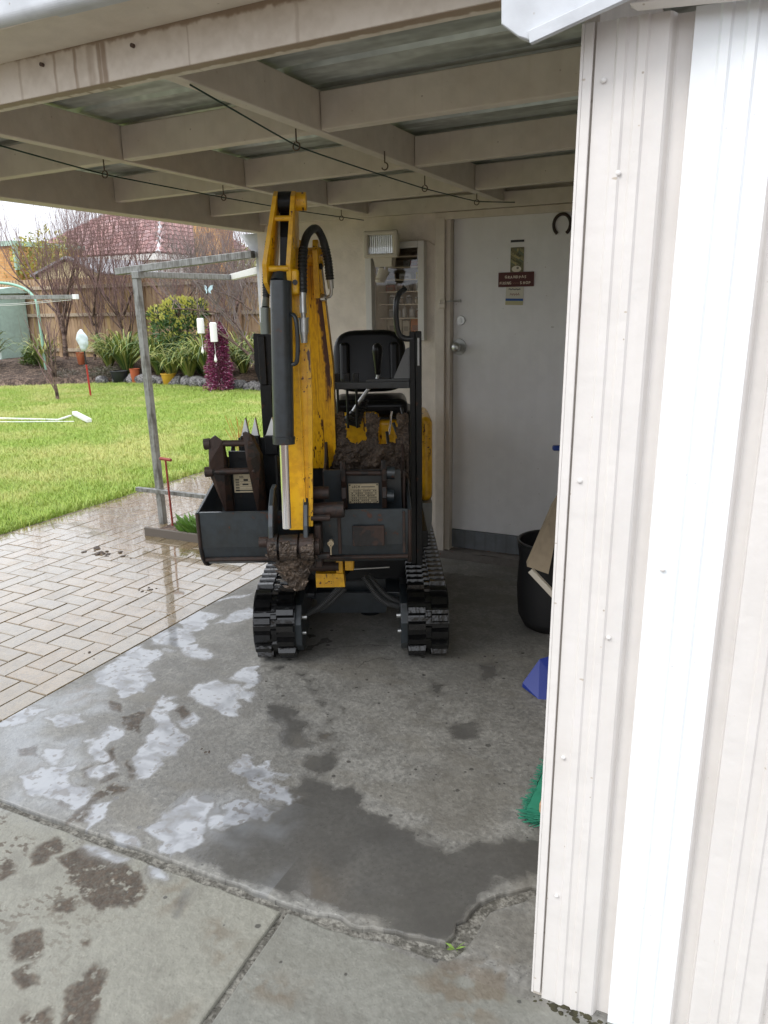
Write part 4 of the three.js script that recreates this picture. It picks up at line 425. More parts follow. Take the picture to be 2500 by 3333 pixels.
  for (const [a, b, c] of [[[.05, 1.0, 3.45], [.08, .9, 3.4], [.04, .8, 3.4]], [[.09, 1.06, 3.5], [.105, .98, 3.4], [.08, .86, 3.35]], [[.02, .95, 3.5], [.03, .88, 3.42], [.06, .8, 3.4]]]) mesh('cable', tube([E(...a), E(...b), E(...c)], .008, 16, 7), M.hose, X);
  // swing post and boom
  mesh('swing_post', [RG(E, -.34, -.16, .40, .88, 3.18, 3.45, .02, 2), cyl(E(-.25, .34, 3.3), E(-.25, .6, 3.3), .09, .09, 24)], M.darkSteel, X);
  mesh('swing_bracket', [hull([E(-.30, .408, 3.08), E(-.18, .405, 3.08), E(-.30, .345, 3.08), E(-.275, .345, 3.08), E(-.265, .372, 3.08), E(-.205, .37, 3.08), E(-.195, .345, 3.08), E(-.175, .345, 3.08), E(-.3, .408, 3.16), E(-.18, .405, 3.16), E(-.175, .345, 3.16), E(-.3, .345, 3.16)]), RG(E, -.212, -.182, .40, .47, 3.09, 3.18, .004), RG(E, -.174, -.135, .412, .468, 3.1, 3.2, .004), RG(E, -.38, -.34, .42, .46, 3.1, 3.2, .004)], M.yellow, X);
  mesh('swing_pin', cyl(E(-.34, .435, 3.1), E(-.20, .435, 3.1), .022, .022, 20), M.rustSteel, X);
  const boomM = M.yellow.clone(); boomM.map = tex(512, 1024, (u, v) => { const x = u * .2 - .2, r_ = x - .15, h = .8 + v; const a = fbm(x * 30, h * 12, 4, 881), b = fbm(x * 160, h * 60, 4, 883), st = fbm(x * 170, h * 5, 4, 885); let k = mixc([.90, .69, .075], [.82, .60, .065], sm(.3, .75, b)); k = mixc(k, [.56, .38, .08], .5 * sm(.52, .74, st)); const edge = h > 1.28 ? mix(-.196, -.228, (h - 1.28) / .42) : mix(-.2, -.196, (h - .86) / .42), e = edge - r_, w = .003 + .024 * sm(1.1, 1.35, h) * sm(1.66, 1.5, h) + .018 * (a - .5); const rust = Math.max(sm(w + .006, w - .004, e + .018 * (b - .5)), sm(.70, .73, .5 * a + .5 * b), sm(.71, .74, .7 * st + .3 * a)); return mixc(k, [.22 + .1 * b, .11 + .05 * b, .07], rust); }); boomM.map.repeat.set(5, 1); boomM.map.offset.set(1, -.8);
  const boom = mesh('boom', [hull([E(-.335, .86, 3.14), E(-.198, .86, 3.14), E(-.335, .9, 3.32), E(-.198, .9, 3.32), E(-.33, 1.28, 3.06), E(-.194, 1.28, 3.06), E(-.32, 1.3, 3.2), E(-.196, 1.3, 3.2), E(-.30, 1.70, 3.0), E(-.225, 1.70, 3.0), E(-.30, 1.72, 3.1), E(-.225, 1.72, 3.1)])], boomM, X);
  mesh('boom_flange', [bar(E(-.202, .865, 3.132), E(-.198, 1.29, 3.052), .012, .014), bar(E(-.198, 1.29, 3.052), E(-.228, 1.69, 2.993), .012, .014)], M.yellow, boom);
  mesh('boom_head', [plate(E, -.237, .022, [[2.96, 1.55], [2.95, 1.72], [2.98, 1.76], [3.06, 1.76], [3.1, 1.7], [3.08, 1.55]]), plate(E, -.30, .02, [[2.96, 1.55], [2.95, 1.72], [2.98, 1.76], [3.06, 1.76], [3.1, 1.7], [3.08, 1.55]]), cyl(E(-.31, 1.70, 3.02), E(-.212, 1.70, 3.02), .036, .036, 24)], M.yellow, boom);
  mesh('bolt', [cyl(E(-.226, 1.665, 2.98), E(-.218, 1.665, 2.975), .011, .011, 12)], M.black, boom);
  // stick, top cheek plates, bucket ram
  const st = mesh('stick', [hull([E(-.352, .72, 2.70), E(-.278, .72, 2.70), E(-.352, .76, 2.80), E(-.278, .76, 2.80), E(-.350, 1.2, 2.72), E(-.262, 1.2, 2.72), E(-.350, 1.2, 2.86), E(-.262, 1.2, 2.86), E(-.345, 1.60, 2.74), E(-.262, 1.6, 2.74), E(-.345, 1.6, 2.84), E(-.262, 1.6, 2.84)])], M.yellow, X);
  mesh('stick_flange', [bar(E(-.272, .735, 2.694), E(-.256, 1.2, 2.714), .016, .01), bar(E(-.256, 1.2, 2.714), E(-.258, 1.56, 2.735), .016, .01), RG(E, -.292, -.286, .74, 1.5, 2.69, 2.70, .002)], M.yellow, st);
  const cheek = (r0t, r0b, th) => hull([E(r0t, 1.895, 2.73), E(r0t + th, 1.895, 2.73), E(r0t, 1.875, 2.69), E(r0t + th, 1.875, 2.69), E(r0t, 1.86, 2.80), E(r0t + th, 1.86, 2.80), E(r0b, 1.60, 2.66), E(r0b + th, 1.60, 2.66), E(r0b, 1.66, 2.655), E(r0b + th, 1.66, 2.655), E(r0b + .01, 1.565, 2.70), E(r0b + .01 + th, 1.565, 2.70), E(r0b, 1.6, 2.92), E(r0b + th, 1.6, 2.92), E(r0b + (r0t - r0b) * .5, 1.78, 2.90), E(r0b + (r0t - r0b) * .5 + th, 1.78, 2.90)]);
  mesh('cheek_plate', cheek(-.349, -.392, .014), M.yellow, st); mesh('cheek_plate', [cheek(-.290, -.312, .014), cyl(E(-.285, 1.863, 2.74), E(-.243, 1.863, 2.74), .030, .030, 24), RG(E, -.305, -.272, 1.56, 1.645, 2.665, 2.76, .012, 3)], M.yellow, st);
  mesh('cross_pin', [cyl(E(-.345, 1.805, 2.685), E(-.288, 1.805, 2.685), .009), cyl(E(-.37, 1.645, 2.66), E(-.305, 1.645, 2.66), .010)], M.yellow, st);
  mesh('rod_eye', [cyl(E(-.336, 1.862, 2.74), E(-.290, 1.862, 2.74), .034, .034, 24), hull([E(-.336, 1.85, 2.77), E(-.290, 1.85, 2.77), E(-.345, 1.62, 2.74), E(-.300, 1.62, 2.74), E(-.345, 1.62, 2.79), E(-.3, 1.62, 2.79), E(-.336, 1.75, 2.74), E(-.3, 1.75, 2.74)])], M.darkSteel, st);
  mesh('plate_bolt', cyl(E(-.285, 1.60, 2.664), E(-.285, 1.60, 2.658), .009, .009, 14), M.black, st);
  const cy = mesh('bucket_ram', [cyl(E(-.334, 1.63, 2.68), E(-.340, 1.60, 2.665), .026, .03, 28), cyl(E(-.332, 1.605, 2.655), E(-.346, 1.085, 2.625), .0365, .0365, 36), cyl(E(-.346, 1.085, 2.625), E(-.3465, 1.058, 2.624), .039, .039, 36), cyl(E(-.3455, 1.082, 2.625), E(-.3457, 1.074, 2.625), .040, .040, 36)], M.steel, X);
  mesh('ram_rod', cyl(E(-.3465, 1.06, 2.624), E(-.352, .75, 2.625), .0165, .0165, 32), M.chrome, cy);
  mesh('ram_pipe', tube([E(-.305, 1.497, 2.64), E(-.290, 1.492, 2.625), E(-.283, 1.47, 2.62), E(-.281, 1.41, 2.62), E(-.285, 1.352, 2.62), E(-.293, 1.334, 2.625), E(-.312, 1.33, 2.63)], .0075, 40, 10), M.steel, cy);
  // big hose loops and couplers
  const ringed = (pts, r, u0, u1, n) => { const c = new THREE.CatmullRomCurve3(pts), o = [tube(pts, r, 48, 12)]; for (let i = 0; i < n; i++) { const u = mix(u0, u1, i / (n - 1)), p = c.getPointAt(u), t = c.getTangentAt(u), g = new THREE.TorusGeometry(r, r * .18, 5, 14); g.applyQuaternion(new THREE.Quaternion().setFromUnitVectors(V(0, 0, 1), t)); o.push(g.translate(p.x, p.y, p.z)); } return o; };
  const hs = mesh('hydraulic_hose', [...ringed([E(-.263, 1.565, 2.685), E(-.262, 1.64, 2.70), E(-.261, 1.71, 2.75), E(-.25, 1.765, 2.82), E(-.226, 1.79, 2.89), E(-.205, 1.755, 2.94), E(-.192, 1.69, 2.96), E(-.187, 1.62, 2.97)], .0145, .02, .3, 12), ...ringed([E(-.205, 1.755, 2.94), E(-.192, 1.69, 2.96), E(-.187, 1.62, 2.97)], .0145, .2, 1, 12)], M.hose, X);
  mesh('hose_fitting', [cyl(E(-.187, 1.625, 2.97), E(-.184, 1.585, 2.975), .013, .011), tube([E(-.184, 1.588, 2.975), E(-.184, 1.568, 2.977), E(-.192, 1.556, 2.98), E(-.21, 1.552, 2.985)], .006, 16, 8), cyl(E(-.205, 1.552, 2.983), E(-.222, 1.552, 2.99), .014, .014, 6), cyl(E(-.263, 1.57, 2.685), E(-.264, 1.525, 2.682), .0115, .0105), cyl(E(-.264, 1.525, 2.682), E(-.264, 1.50, 2.68), .0125, .0125, 6), cyl(E(-.264, 1.50, 2.68), E(-.264, 1.48, 2.68), .008)], M.fitting, hs);
  mesh('quick_coupler', [cyl(E(-.264, 1.484, 2.678), E(-.264, 1.478, 2.678), .019, .019, 20), cyl(E(-.264, 1.478, 2.678), E(-.265, 1.435, 2.676), .0165, .0165, 20), cyl(E(-.265, 1.435, 2.676), E(-.265, 1.428, 2.676), .0145, .0145, 20), cyl(E(-.265, 1.428, 2.676), E(-.265, 1.40, 2.675), .0125, .0115, 20), cyl(E(-.264, 1.464, 2.678), E(-.264, 1.456, 2.678), .018, .018, 6)], M.fitting, X);
  const h2 = mesh('hydraulic_hose', ringed([E(-.384, 1.76, 2.82), E(-.392, 1.70, 2.80), E(-.398, 1.63, 2.78), E(-.400, 1.55, 2.765)], .012, .1, .95, 22), M.hose, X); mesh('quick_coupler', [cyl(E(-.402, 1.52, 2.75), E(-.404, 1.47, 2.75), .018, .018, 20), cyl(E(-.404, 1.47, 2.75), E(-.404, 1.43, 2.75), .021, .021, 20), cyl(E(-.4, 1.55, 2.762), E(-.402, 1.52, 2.75), .012, .014)], mat([.2, .22, .2], .45, { metalness: .6 }), h2);
  // wide grading bucket pinned to the stick
  const sec = [[2.775, .772], [2.778, .70], [2.785, .63], [2.81, .575], [2.87, .535], [2.97, .52], [3.08, .54], [3.16, .60], [3.20, .70], [3.23, .84]], th = .012;
  const inner = sec.map(([d, h], i) => { const a = sec[Math.max(0, i - 1)], b = sec[Math.min(sec.length - 1, i + 1)], tx = b[0] - a[0], ty = b[1] - a[1], l = Math.hypot(tx, ty); return [d - ty / l * th, h + tx / l * th]; });
  const shp = [...sec, ...inner.slice().reverse()]; const bw = .80, bc = -.306;
  const gb = mesh('grading_bucket', [plate(E, bc, bw, shp)], M.steel, X);
  for (const r of [-.71, .098]) mesh('bucket_side', plate(E, r, .012, sec.concat([])), M.steel, gb);
  mesh('bucket_edge', [...[-.71, .098].map(r => tube(sec.map(([d, h]) => E(r, h - .002, d)), .008, 40, 6)), cyl(E(-.71, .845, 3.232), E(.098, .845, 3.232), .008), cyl(E(-.7, .573, 2.808), E(.09, .573, 2.808), .009)], M.rustSteel, gb);
  mesh('cover_plate', RG(E, -.122, .0, .630, .711, 2.764, 2.773, .003), M.rustSteel, gb);
  for (const [r, w] of [[-.172, .012], [.075, .01]]) mesh('weld_strip', RG(E, r - w / 2, r + w / 2, .60, .765, 2.768, 2.780, .002), M.rustSteel, gb);
  const earS = [[2.80, .872], [2.74, .868], [2.68, .82], [2.645, .75], [2.63, .68], [2.645, .635], [2.70, .61], [2.80, .60]];
  for (const r of [-.414, -.287]) mesh('bucket_ear', plate(E, r, .018, earS), M.steel, gb);
  mesh('ear_pin', [cyl(E(-.426, .668, 2.66), E(-.392, .668, 2.66), .047, .047, 28), cyl(E(-.385, .668, 2.66), E(-.318, .668, 2.66), .044, .044, 28), cyl(E(-.31, .668, 2.66), E(-.262, .668, 2.66), .047, .047, 28), cyl(E(-.43, .668, 2.66), E(-.24, .668, 2.66), .03, .03, 20), cyl(E(-.28, .845, 2.76), E(-.205, .845, 2.76), .024, .024, 20), cyl(E(-.27, .765, 2.70), E(-.20, .765, 2.70), .013), cyl(E(-.27, .62, 2.68), E(-.205, .625, 2.68), .013), cyl(E(-.46, .688, 2.655), E(-.43, .688, 2.655), .02, .02, 14), cyl(E(-.27, .78, 2.74), E(-.15, .785, 2.74), .03, .03, 18), RG(E, -.262, -.235, .57, .74, 2.69, 2.77, .008)], M.rustSteel, gb);
  mesh('linch_pin', [cyl(E(-.205, .652, 2.765), E(-.205, .652, 2.745), .010, .010, 18), tube([E(-.205, .662, 2.745), E(-.216, .65, 2.744), E(-.207, .635, 2.743), E(-.205, .605, 2.743)], .003, 16, 6), tube([E(-.205, .662, 2.745), E(-.195, .65, 2.744), E(-.204, .635, 2.743), E(-.206, .605, 2.743)], .003, 16, 6)], mat([.62, .52, .36], .35, { metalness: .5 }), gb);
  const rm = rng(19), clods = []; { const sl = (r0, r1, rad, h, d, sd) => { const g = new THREE.CylinderGeometry(rad, rad, r1 - r0, 48, 24, false).rotateZ(Math.PI / 2); displace(g, .006, 60, sd); const q = E((r0 + r1) / 2, h, d); return g.translate(q.x, q.y, q.z); }; clods.push(sl(-.42, -.393, .0465, .664, 2.658, 5), sl(-.383, -.32, .0455, .662, 2.656, 9), sl(-.305, -.258, .0465, .664, 2.658, 15)); const g = new THREE.CylinderGeometry(.095, .028, .16, 60, 34).scale(1, 1, .45); displace(g, .016, 34, 21); displace(g, .005, 120, 25); const q = E(-.335, .575, 2.675); clods.push(g.translate(q.x, q.y, q.z)); }
  for (let i = 0; i < 26; i++) { const hh = .64 - .14 * rm(), r = -.335 + (rm() - .5) * .2 * (hh - .46) / .18, q = E(r, hh, 2.63 + rm() * .03); clods.push(displace(new THREE.IcosahedronGeometry(.003 + rm() * .006, 2).scale(2, .6, .7).rotateZ(rm() * 3), .005, 90, i * 7 + 200).translate(q.x, q.y, q.z)); }
  mesh('mud_lump', clods, M.mud, gb).userData.kind = 'stuff';
}
// ---------------------------------------------------------------- loose digging buckets stacked inside the grading bucket
function labelTex(kind) { return canvasTex(256, 176, (c, w, h) => { c.fillStyle = '#b7aa8c'; c.fillRect(0, 0, w, h); c.fillStyle = '#8a7555'; for (let i = 0; i < 46; i++) { c.beginPath(); c.ellipse((i * 67) % w, (i * 41) % h, 3 + (i % 5) * 2, 3 + (i % 3), i, 0, 7); c.globalAlpha = .25; c.fill(); } c.globalAlpha = 1; c.fillStyle = '#221d18'; c.strokeStyle = '#3b342b'; if (kind) { c.font = 'bold 30px sans-serif'; c.fillText('LECH', 26, 36); c.font = '15px sans-serif'; for (let x = 110; x < 225; x += 9) c.fillRect(x, 22, 6, 10); c.lineWidth = 3; for (let y = 54; y < 165; y += 22) { c.beginPath(); c.moveTo(16, y); c.lineTo(240, y); c.stroke(); for (let x = 24; x < 230; x += 17) if ((x * 7 + y * 3) % 5) c.fillRect(x, y + 6, 11, 8); } c.beginPath(); c.moveTo(84, 44); c.lineTo(84, 164); c.moveTo(170, 76); c.lineTo(170, 164); c.stroke(); for (const [x, y] of [[10, 10], [246, 10], [10, 166], [246, 166]]) { c.beginPath(); c.arc(x, y, 7, 0, 7); c.fill(); } } else { c.save(); c.translate(92, 12); c.rotate(Math.PI); c.font = 'bold 30px sans-serif'; c.fillText('SDS', -30, -4); c.restore(); for (let y = 44; y < 150; y += 26) { c.fillRect(20, y, 46, 8); c.fillRect(20, y + 12, 46, 5); } c.fillRect(120, 46, 56, 20); c.fillRect(104, 90, 74, 16); c.fillRect(14, 152, 228, 10); c.lineWidth = 2; for (let y = 70; y < 150; y += 24) { c.beginPath(); c.moveTo(74, y); c.lineTo(244, y); c.stroke(); } } }); }
{
  const [B, E] = place('digging_bucket', 'muddy grey digging bucket with three teeth and riveted plate', 'bucket', -.08, .56, 3.0);
  mesh('front_plate', [hull([E(-.238, .892, 2.945), E(.068, .888, 2.945), E(-.236, .66, 2.95), E(.076, .65, 2.95), E(-.238, .892, 2.96), E(.068, .888, 2.96), E(-.236, .64, 2.97), E(.076, .64, 2.97)])], M.steel, B);
  for (const r of [-.236, .082]) mesh('side_plate', plate(E, r, .012, [[2.95, .885], [2.955, .66], [3.0, .58], [3.08, .565], [3.12, .62], [3.15, .90], [3.14, 1.0], [3.05, .9]]), M.rustSteel, B);
  mesh('floor_plate', [RG(E, -.235, .085, .58, .60, 2.96, 3.14, .005), RG(E, -.235, .1, .6, .955, 3.15, 3.165, .004)], M.rustSteel, B);
  const mg = new THREE.PlaneGeometry(.345, .52, 100, 150), p = mg.attributes.position, rp = E(-.066, .84, 3.12), keep = [];
  for (let i = 0; i < p.count; i++) { const x = p.getX(i), y = p.getY(i); p.setXYZ(i, x + rp.x + .012 * n3(x * 30, y * 30, 1, 7), y + rp.y, rp.z + .02 + .05 * n3(x * 14, y * 14, 3, 5) + .03 * n3(x * 45, y * 45, 2, 6) - (y > .1 ? (y - .1) * .1 : 0)); }
  { const topc = x => { const k = x + .1725; const w = .012 * (vn(k * 90, 3, 71) - .5) + .01 * (vn(k * 40, 7, 73) - .5); const tooth = (a, b) => k > a + .008 * vn(y0 * 60, 1, 75) && k < b; let y0 = 0; return (k < .088 ? .255 : k < .172 ? .15 - .02 * Math.sin((k - .088) * 30) : k < .222 ? .255 : k < .298 ? .125 : .25) + w; }; const g2 = mg.toNonIndexed(), q = g2.attributes.position, src = new THREE.PlaneGeometry(.345, .52, 100, 150).toNonIndexed().attributes.position, out = []; for (let i = 0; i < q.count; i += 3) { const cx = (src.getX(i) + src.getX(i + 1) + src.getX(i + 2)) / 3, cy_ = (src.getY(i) + src.getY(i + 1) + src.getY(i + 2)) / 3, ex = cx + .025 * (fbm(cx * 60, cy_ * 60, 3, 79) - .5); if (cy_ < topc(ex) + .02 * (fbm(cx * 50, cy_ * 50 + 9, 3, 81) - .5) && cx > -.172 + .02 * fbm(1, cy_ * 40, 3, 83) + .034 * sm(-.02, .12, cy_) ) for (let k = 0; k < 3; k++) out.push(q.getX(i + k), q.getY(i + k), q.getZ(i + k)); } const mgeo = new THREE.BufferGeometry(); mgeo.setAttribute('position', new THREE.Float32BufferAttribute(out, 3)); mgeo.computeVertexNormals(); mesh('mud_coat', mgeo, M.mud, B).userData.label = 'brown mud caked inside the bucket'; }
  for (const r of [-.203, -.068, .06]) mesh('tooth', displace(hull([E(r, .93, 3.125), E(r + .052, .93, 3.125), E(r, .93, 3.16), E(r + .052, .93, 3.16), E(r + .006, 1.085, 3.13), E(r + .046, 1.085, 3.13), E(r + .006, 1.08, 3.155), E(r + .046, 1.08, 3.155)]), .002, 50, 3), M.mud, B);
  const rr = rng(29), cl = []; for (let i = 0; i < 46; i++) { const x = -.20 + rr() * .28, y = .66 + rr() * .30; const q = E(x, y, 3.09); cl.push(displace(new THREE.IcosahedronGeometry(.004 + rr() * .009, 2).scale(1.4, .8, .6), .008, 70, i + 400).translate(q.x, q.y, q.z)); }
  mesh('mud_clod', cl, M.mud, B).userData.kind = 'stuff';
  for (const r of [-.156, .003]) mesh('hanger', plate(E, r, .02, [[2.95, .93], [2.90, .935], [2.875, .905], [2.88, .86], [2.90, .83], [2.885, .79], [2.90, .745], [2.95, .72]]), M.rustSteel, B);
  mesh('pin_bar', [cyl(E(-.15, .888, 2.905), E(0, .885, 2.905), .0105, .0105, 16)], M.rustSteel, B);
  mesh('pin_boss', [cyl(E(.008, .884, 2.915), E(.045, .882, 2.915), .025, .025, 22), cyl(E(.008, .79, 2.915), E(.04, .788, 2.915), .025, .025, 22)], M.steel, B);
  const lp = mesh('rating_plate', RG(E, -.141, -.019, .756, .838, 2.935, 2.944, .001), mat([.2, .17, .13], .6), B); { const q = E(-.08, .797, 2.9338); mesh('plate_print', new THREE.PlaneGeometry(.118, .078).translate(q.x, q.y, q.z), mat(0xffffff, .5, { map: labelTex(1) }), lp, true); }
}
{
  const [B, E] = place('digging_bucket', 'narrow black toothed digging bucket with paper label, hanger pin upright', 'bucket', -.54, .56, 3.0);
  mesh('front_plate', hull([E(-.61, .975, 2.945), E(-.49, .972, 2.945), E(-.605, .66, 2.95), E(-.46, .66, 2.95), E(-.61, .975, 2.96), E(-.49, .972, 2.96), E(-.605, .66, 2.965), E(-.46, .66, 2.965)]), M.darkSteel, B);
  for (const r of [-.622, -.425]) mesh('side_plate', plate(E, r, .012, [[2.95, .955], [2.955, .66], [3.0, .58], [3.07, .565], [3.11, .62], [3.13, .85], [3.12, .985], [3.04, .93]]), M.darkSteel, B);
  mesh('floor_plate', [RG(E, -.61, -.42, .58, .6, 2.96, 3.12, .005), RG(E, -.60, -.42, .6, 1.0, 3.11, 3.125, .004)], M.darkSteel, B);
  mesh('hanger', [hull([E(-.665, 1.035, 2.86), E(-.64, 1.05, 2.86), E(-.612, 1.03, 2.86), E(-.665, .95, 2.85), E(-.625, .73, 2.90), E(-.60, .73, 2.93), E(-.645, 1.05, 2.89), E(-.612, 1.02, 2.90), E(-.60, .76, 2.95), E(-.64, .9, 2.95), E(-.675, .905, 2.87)])], M.rustSteel, B);
  mesh('hanger', [hull([E(-.535, 1.06, 2.87), E(-.51, 1.06, 2.87), E(-.475, .975, 2.88), E(-.525, .95, 2.86), E(-.50, .72, 2.90), E(-.475, .72, 2.93), E(-.53, 1.06, 2.90), E(-.5, 1.04, 2.92), E(-.475, .96, 2.95), E(-.47, .75, 2.95)])], M.rustSteel, B);
  mesh('pin_bar', [cyl(E(-.66, 1.02, 2.872), E(-.50, 1.018, 2.88), .0125, .0125, 16), cyl(E(-.684, 1.018, 2.87), E(-.66, 1.02, 2.87), .022, .022, 8)], M.rustSteel, B); mesh('pin_bar', [cyl(E(-.69, .91, 2.87), E(-.66, .91, 2.872), .02, .02, 8), cyl(E(-.66, .91, 2.872), E(-.5, .908, 2.885), .0125, .0125, 16)], M.rustSteel, B);
  for (const [r, w] of [[-.585, .035], [-.545, .035], [-.485, .05]]) { const t = mesh('tooth', [hull([E(r, 1.0, 3.09), E(r + w, 1.0, 3.09), E(r, 1.0, 3.125), E(r + w, 1.0, 3.125), E(r + w * .62, 1.085, 3.10), E(r + w * .74, 1.085, 3.11)])], M.fitting, B); mesh('tooth_holder', RG(E, r - .002, r + w + .002, .93, 1.012, 3.085, 3.128, .006), M.darkSteel, t); }
  const lp = mesh('rating_plate', RG(E, -.596, -.512, .808, .884, 2.940, 2.9445, .001), mat([.3, .27, .22], .6), B); { const q = E(-.554, .846, 2.9390); mesh('plate_print', new THREE.PlaneGeometry(.082, .074).translate(q.x, q.y, q.z), mat(0xffffff, .5, { map: labelTex(0) }), lp, true); }
}
// ---------------------------------------------------------------- paling fence
const ZF = -14.0;
{
  const t = thing('paling_fence', 'weathered brown timber paling fence behind the garden bed', 'fence', [-11, .3, ZF]); const r = rng(71);
  const geos = [], mats = []; for (let q = 0; q < 5; q++) { const h = 1.86 + q * .012; geos.push(uvBox(fin(displace(new THREE.BoxGeometry(.093, h, .016, 1, 6, 1).translate(0, h / 2, 0), .004, 5, q)))); const u = geos[q].attributes.uv; for (let i = 0; i < u.count; i++) u.setXY(i, u.getX(i) + q * .31, u.getY(i) + q * .17); }
  for (let q = 0; q < 5; q++) { const m = M.wood.clone(); m.color.setRGB(.82 + .25 * hash(q, 1, 2), .68 + .24 * hash(q, 1, 2), .56 + .22 * hash(q, 2, 2)); mats.push(m); }
  for (let x = -7.2; x < 6.4; x += .0965) { const o = new THREE.Mesh(geos[Math.floor(r() * 5)], mats[Math.floor(r() * 5)]); o.name = 'paling'; o.position.set(x, (r() - .5) * .02, -.03 + (r() - .5) * .012); o.rotation.z = (r() - .5) * .012; o.castShadow = o.receiveShadow = true; t.add(o); }
  for (const y of [.25, 1.09, 1.74]) for (let x = -7.2; x < 6.3; x += 2.7) mesh('rail', rbox(x, x + 2.69, y, y + .08, -.018, .03, .004), M.wood, t);
  for (let x = -7.2; x < 6.4; x += 2.7) mesh('post', rbox(x - .05, x + .05, -.3, 1.9, .032, .12, .006), mats[2], t);
  mesh('capping', rbox(-7.3, 6.4, 1.86, 1.99, -.05, -.02, .004), mats[1], t);
}
// ---------------------------------------------------------------- neighbouring buildings
{
  const t = thing('neighbour_house', 'white house with red tiled hip roof beyond the fence', 'house', [-24, 0, -26]); const O = (x, y, z) => V(x + 24, y, z + 26);
  mesh('wall', box(-3.8, 3.75, 0, 3.45, -4.3, 2.9), mat([.62, .61, .58], .8), t);
  mesh('fascia', [box(-4.1, 3.9, 3.30, 3.52, 2.98, 3.04), box(3.85, 3.91, 3.30, 3.52, -4.6, 3.0)], mat([.72, .72, .70], .6), t);
  const F = O(-20.1, 3.5, -23), BL = O(-28, 3.5, -23), BB = O(-20.1, 3.5, -30.4), A = O(-22.9, 5.75, -26.7), A2 = O(-25.2, 5.75, -26.7), CL = O(-28, 3.5, -30.4);
  const cols = [[.60, .46, .445], [.55, .41, .40], [.64, .51, .495], [.53, .405, .40], [.6, .49, .485]].map((c, q) => mat(0xffffff, .8, { map: tex(64, 64, (u, v) => c.map(k => k * (.82 + .36 * fbm(u * 8, v * 8, 3, 700 + q, 8))), 2) }));
  mesh('roof_underlay', [hull([F, BL, A2, A, BB, CL])], cols[3], t);
  const tg = (() => { const s = .33, n = 5, pos = []; const y = k => .05 * Math.abs(Math.sin(k / n * Math.PI)); for (let k = 0; k < n; k++) { const x0 = (k / n - .5) * s, x1 = ((k + 1) / n - .5) * s, a = V(x0, y(k) + .05, 0), b = V(x1, y(k + 1) + .05, 0), c = V(x1, y(k + 1) + .015, -.37), d = V(x0, y(k) + .015, -.37), e = V(x0, y(k), 0), f = V(x1, y(k + 1), 0); for (const q of [a, b, c, a, c, d, e, f, b, e, b, a]) pos.push(q.x, q.y, q.z); } const g = new THREE.BufferGeometry(); g.setAttribute('position', new THREE.Float32BufferAttribute(pos, 3)); g.computeVertexNormals(); return uvBox(g); })();
  const rt = rng(83); let n = 0; const rest = [];
  const face = (P, Q, up) => { // eave from P to Q, slope direction up
    const ex = Q.clone().sub(P), L = ex.length(); ex.normalize(); const nrm = ex.clone().cross(up).normalize(); if (nrm.y < 0) nrm.negate(); const zb = up.clone().negate(), xb = nrm.clone().cross(zb).normalize(); return { ex, L, nrm, zb, xb, P };
  };
  const lay = (f, S, inside) => { for (let j = 0; j < S / .31; j++) for (let i = 0; i < f.L / .33; i++) { const u = (i + .5) * .33, v = j * .31; if (!inside(u, v)) continue; const p = f.P.clone().addScaledVector(f.ex, u).addScaledVector(f.zb, -v).addScaledVector(f.nrm, .03); const m = new THREE.Matrix4().makeBasis(f.xb, f.nrm, f.zb).setPosition(p), mm = Math.floor(rt() * 5); if (n < 299) { const o = new THREE.Mesh(tg, cols[mm]); o.name = 'roof_tile'; o.applyMatrix4(m); o.castShadow = o.receiveShadow = true; t.add(o); n++; } else rest.push(tg.clone().applyMatrix4(m)); } };
  { const up = A.clone().add(A2).multiplyScalar(.5).sub(V((F.x + BL.x) / 2, F.y, F.z)); up.x = 0; const S = up.length(); up.normalize(); const f = face(BL, F, up); const L = F.x - BL.x; lay(f, S, (u, v) => u > (A2.x - BL.x) * v / S && u < L - (F.x - A.x) * v / S); }
  { const up = V(A.x - F.x, A.y - F.y, 0); const S = up.length(); up.normalize(); const f = face(F, BB, up), L = F.z - BB.z; lay(f, S, (u, v) => u > (F.z - A.z) * v / S && u < L - (A.z - BB.z) * v / S); }
  { const o = new THREE.Mesh(mergeGeometries(rest), cols[0]); o.name = 'far_tiles'; o.userData.kind = 'stuff'; o.castShadow = o.receiveShadow = true; t.add(o); }
  const hipm = mat([.46, .45, .46], .8); const cap = (a, b) => { const k = Math.round(a.distanceTo(b) / .36); for (let i = 0; i < k; i++) { const p = a.clone().lerp(b, i / k), q = a.clone().lerp(b, (i + 1.15) / k); mesh('ridge_tile', cyl(p.setY(p.y + .02), q.setY(q.y + .04), .11, .09, 8), hipm, t); } };
  cap(F, A); cap(BL, A2); cap(A2, A); cap(BB, A);
  const ch = thing('brick_chimney', 'tall orange brick chimney beyond the fence beside the red roof', 'chimney', [-17.35, 0, -22.8]); const bt = tex(256, 256, (u, v) => { const row = Math.floor(v * 16), x = u * 5 + (row % 2) * .5, jx = x - Math.floor(x), jy = v * 16 - row; const j = jx < .03 || jy < .1; const h = hash(Math.floor(x), row, 5); return j ? [.66, .58, .46] : mixc([.74, .54, .32], [.82, .64, .42], h); }, 1 / 1.28); M.yBrick = mat(0xffffff, .85, { map: bt });
  mesh('stack', box(-.56, .52, 0, 5.3, -.4, .4), M.yBrick, ch); mesh('cap', [box(-.62, .58, 5.3, 5.42, -.46, .46)], M.yBrick, ch); mesh('vent', box(.02, .2, 3.86, 4.04, .401, .42), mat([.2, .12, .07], .8), ch);
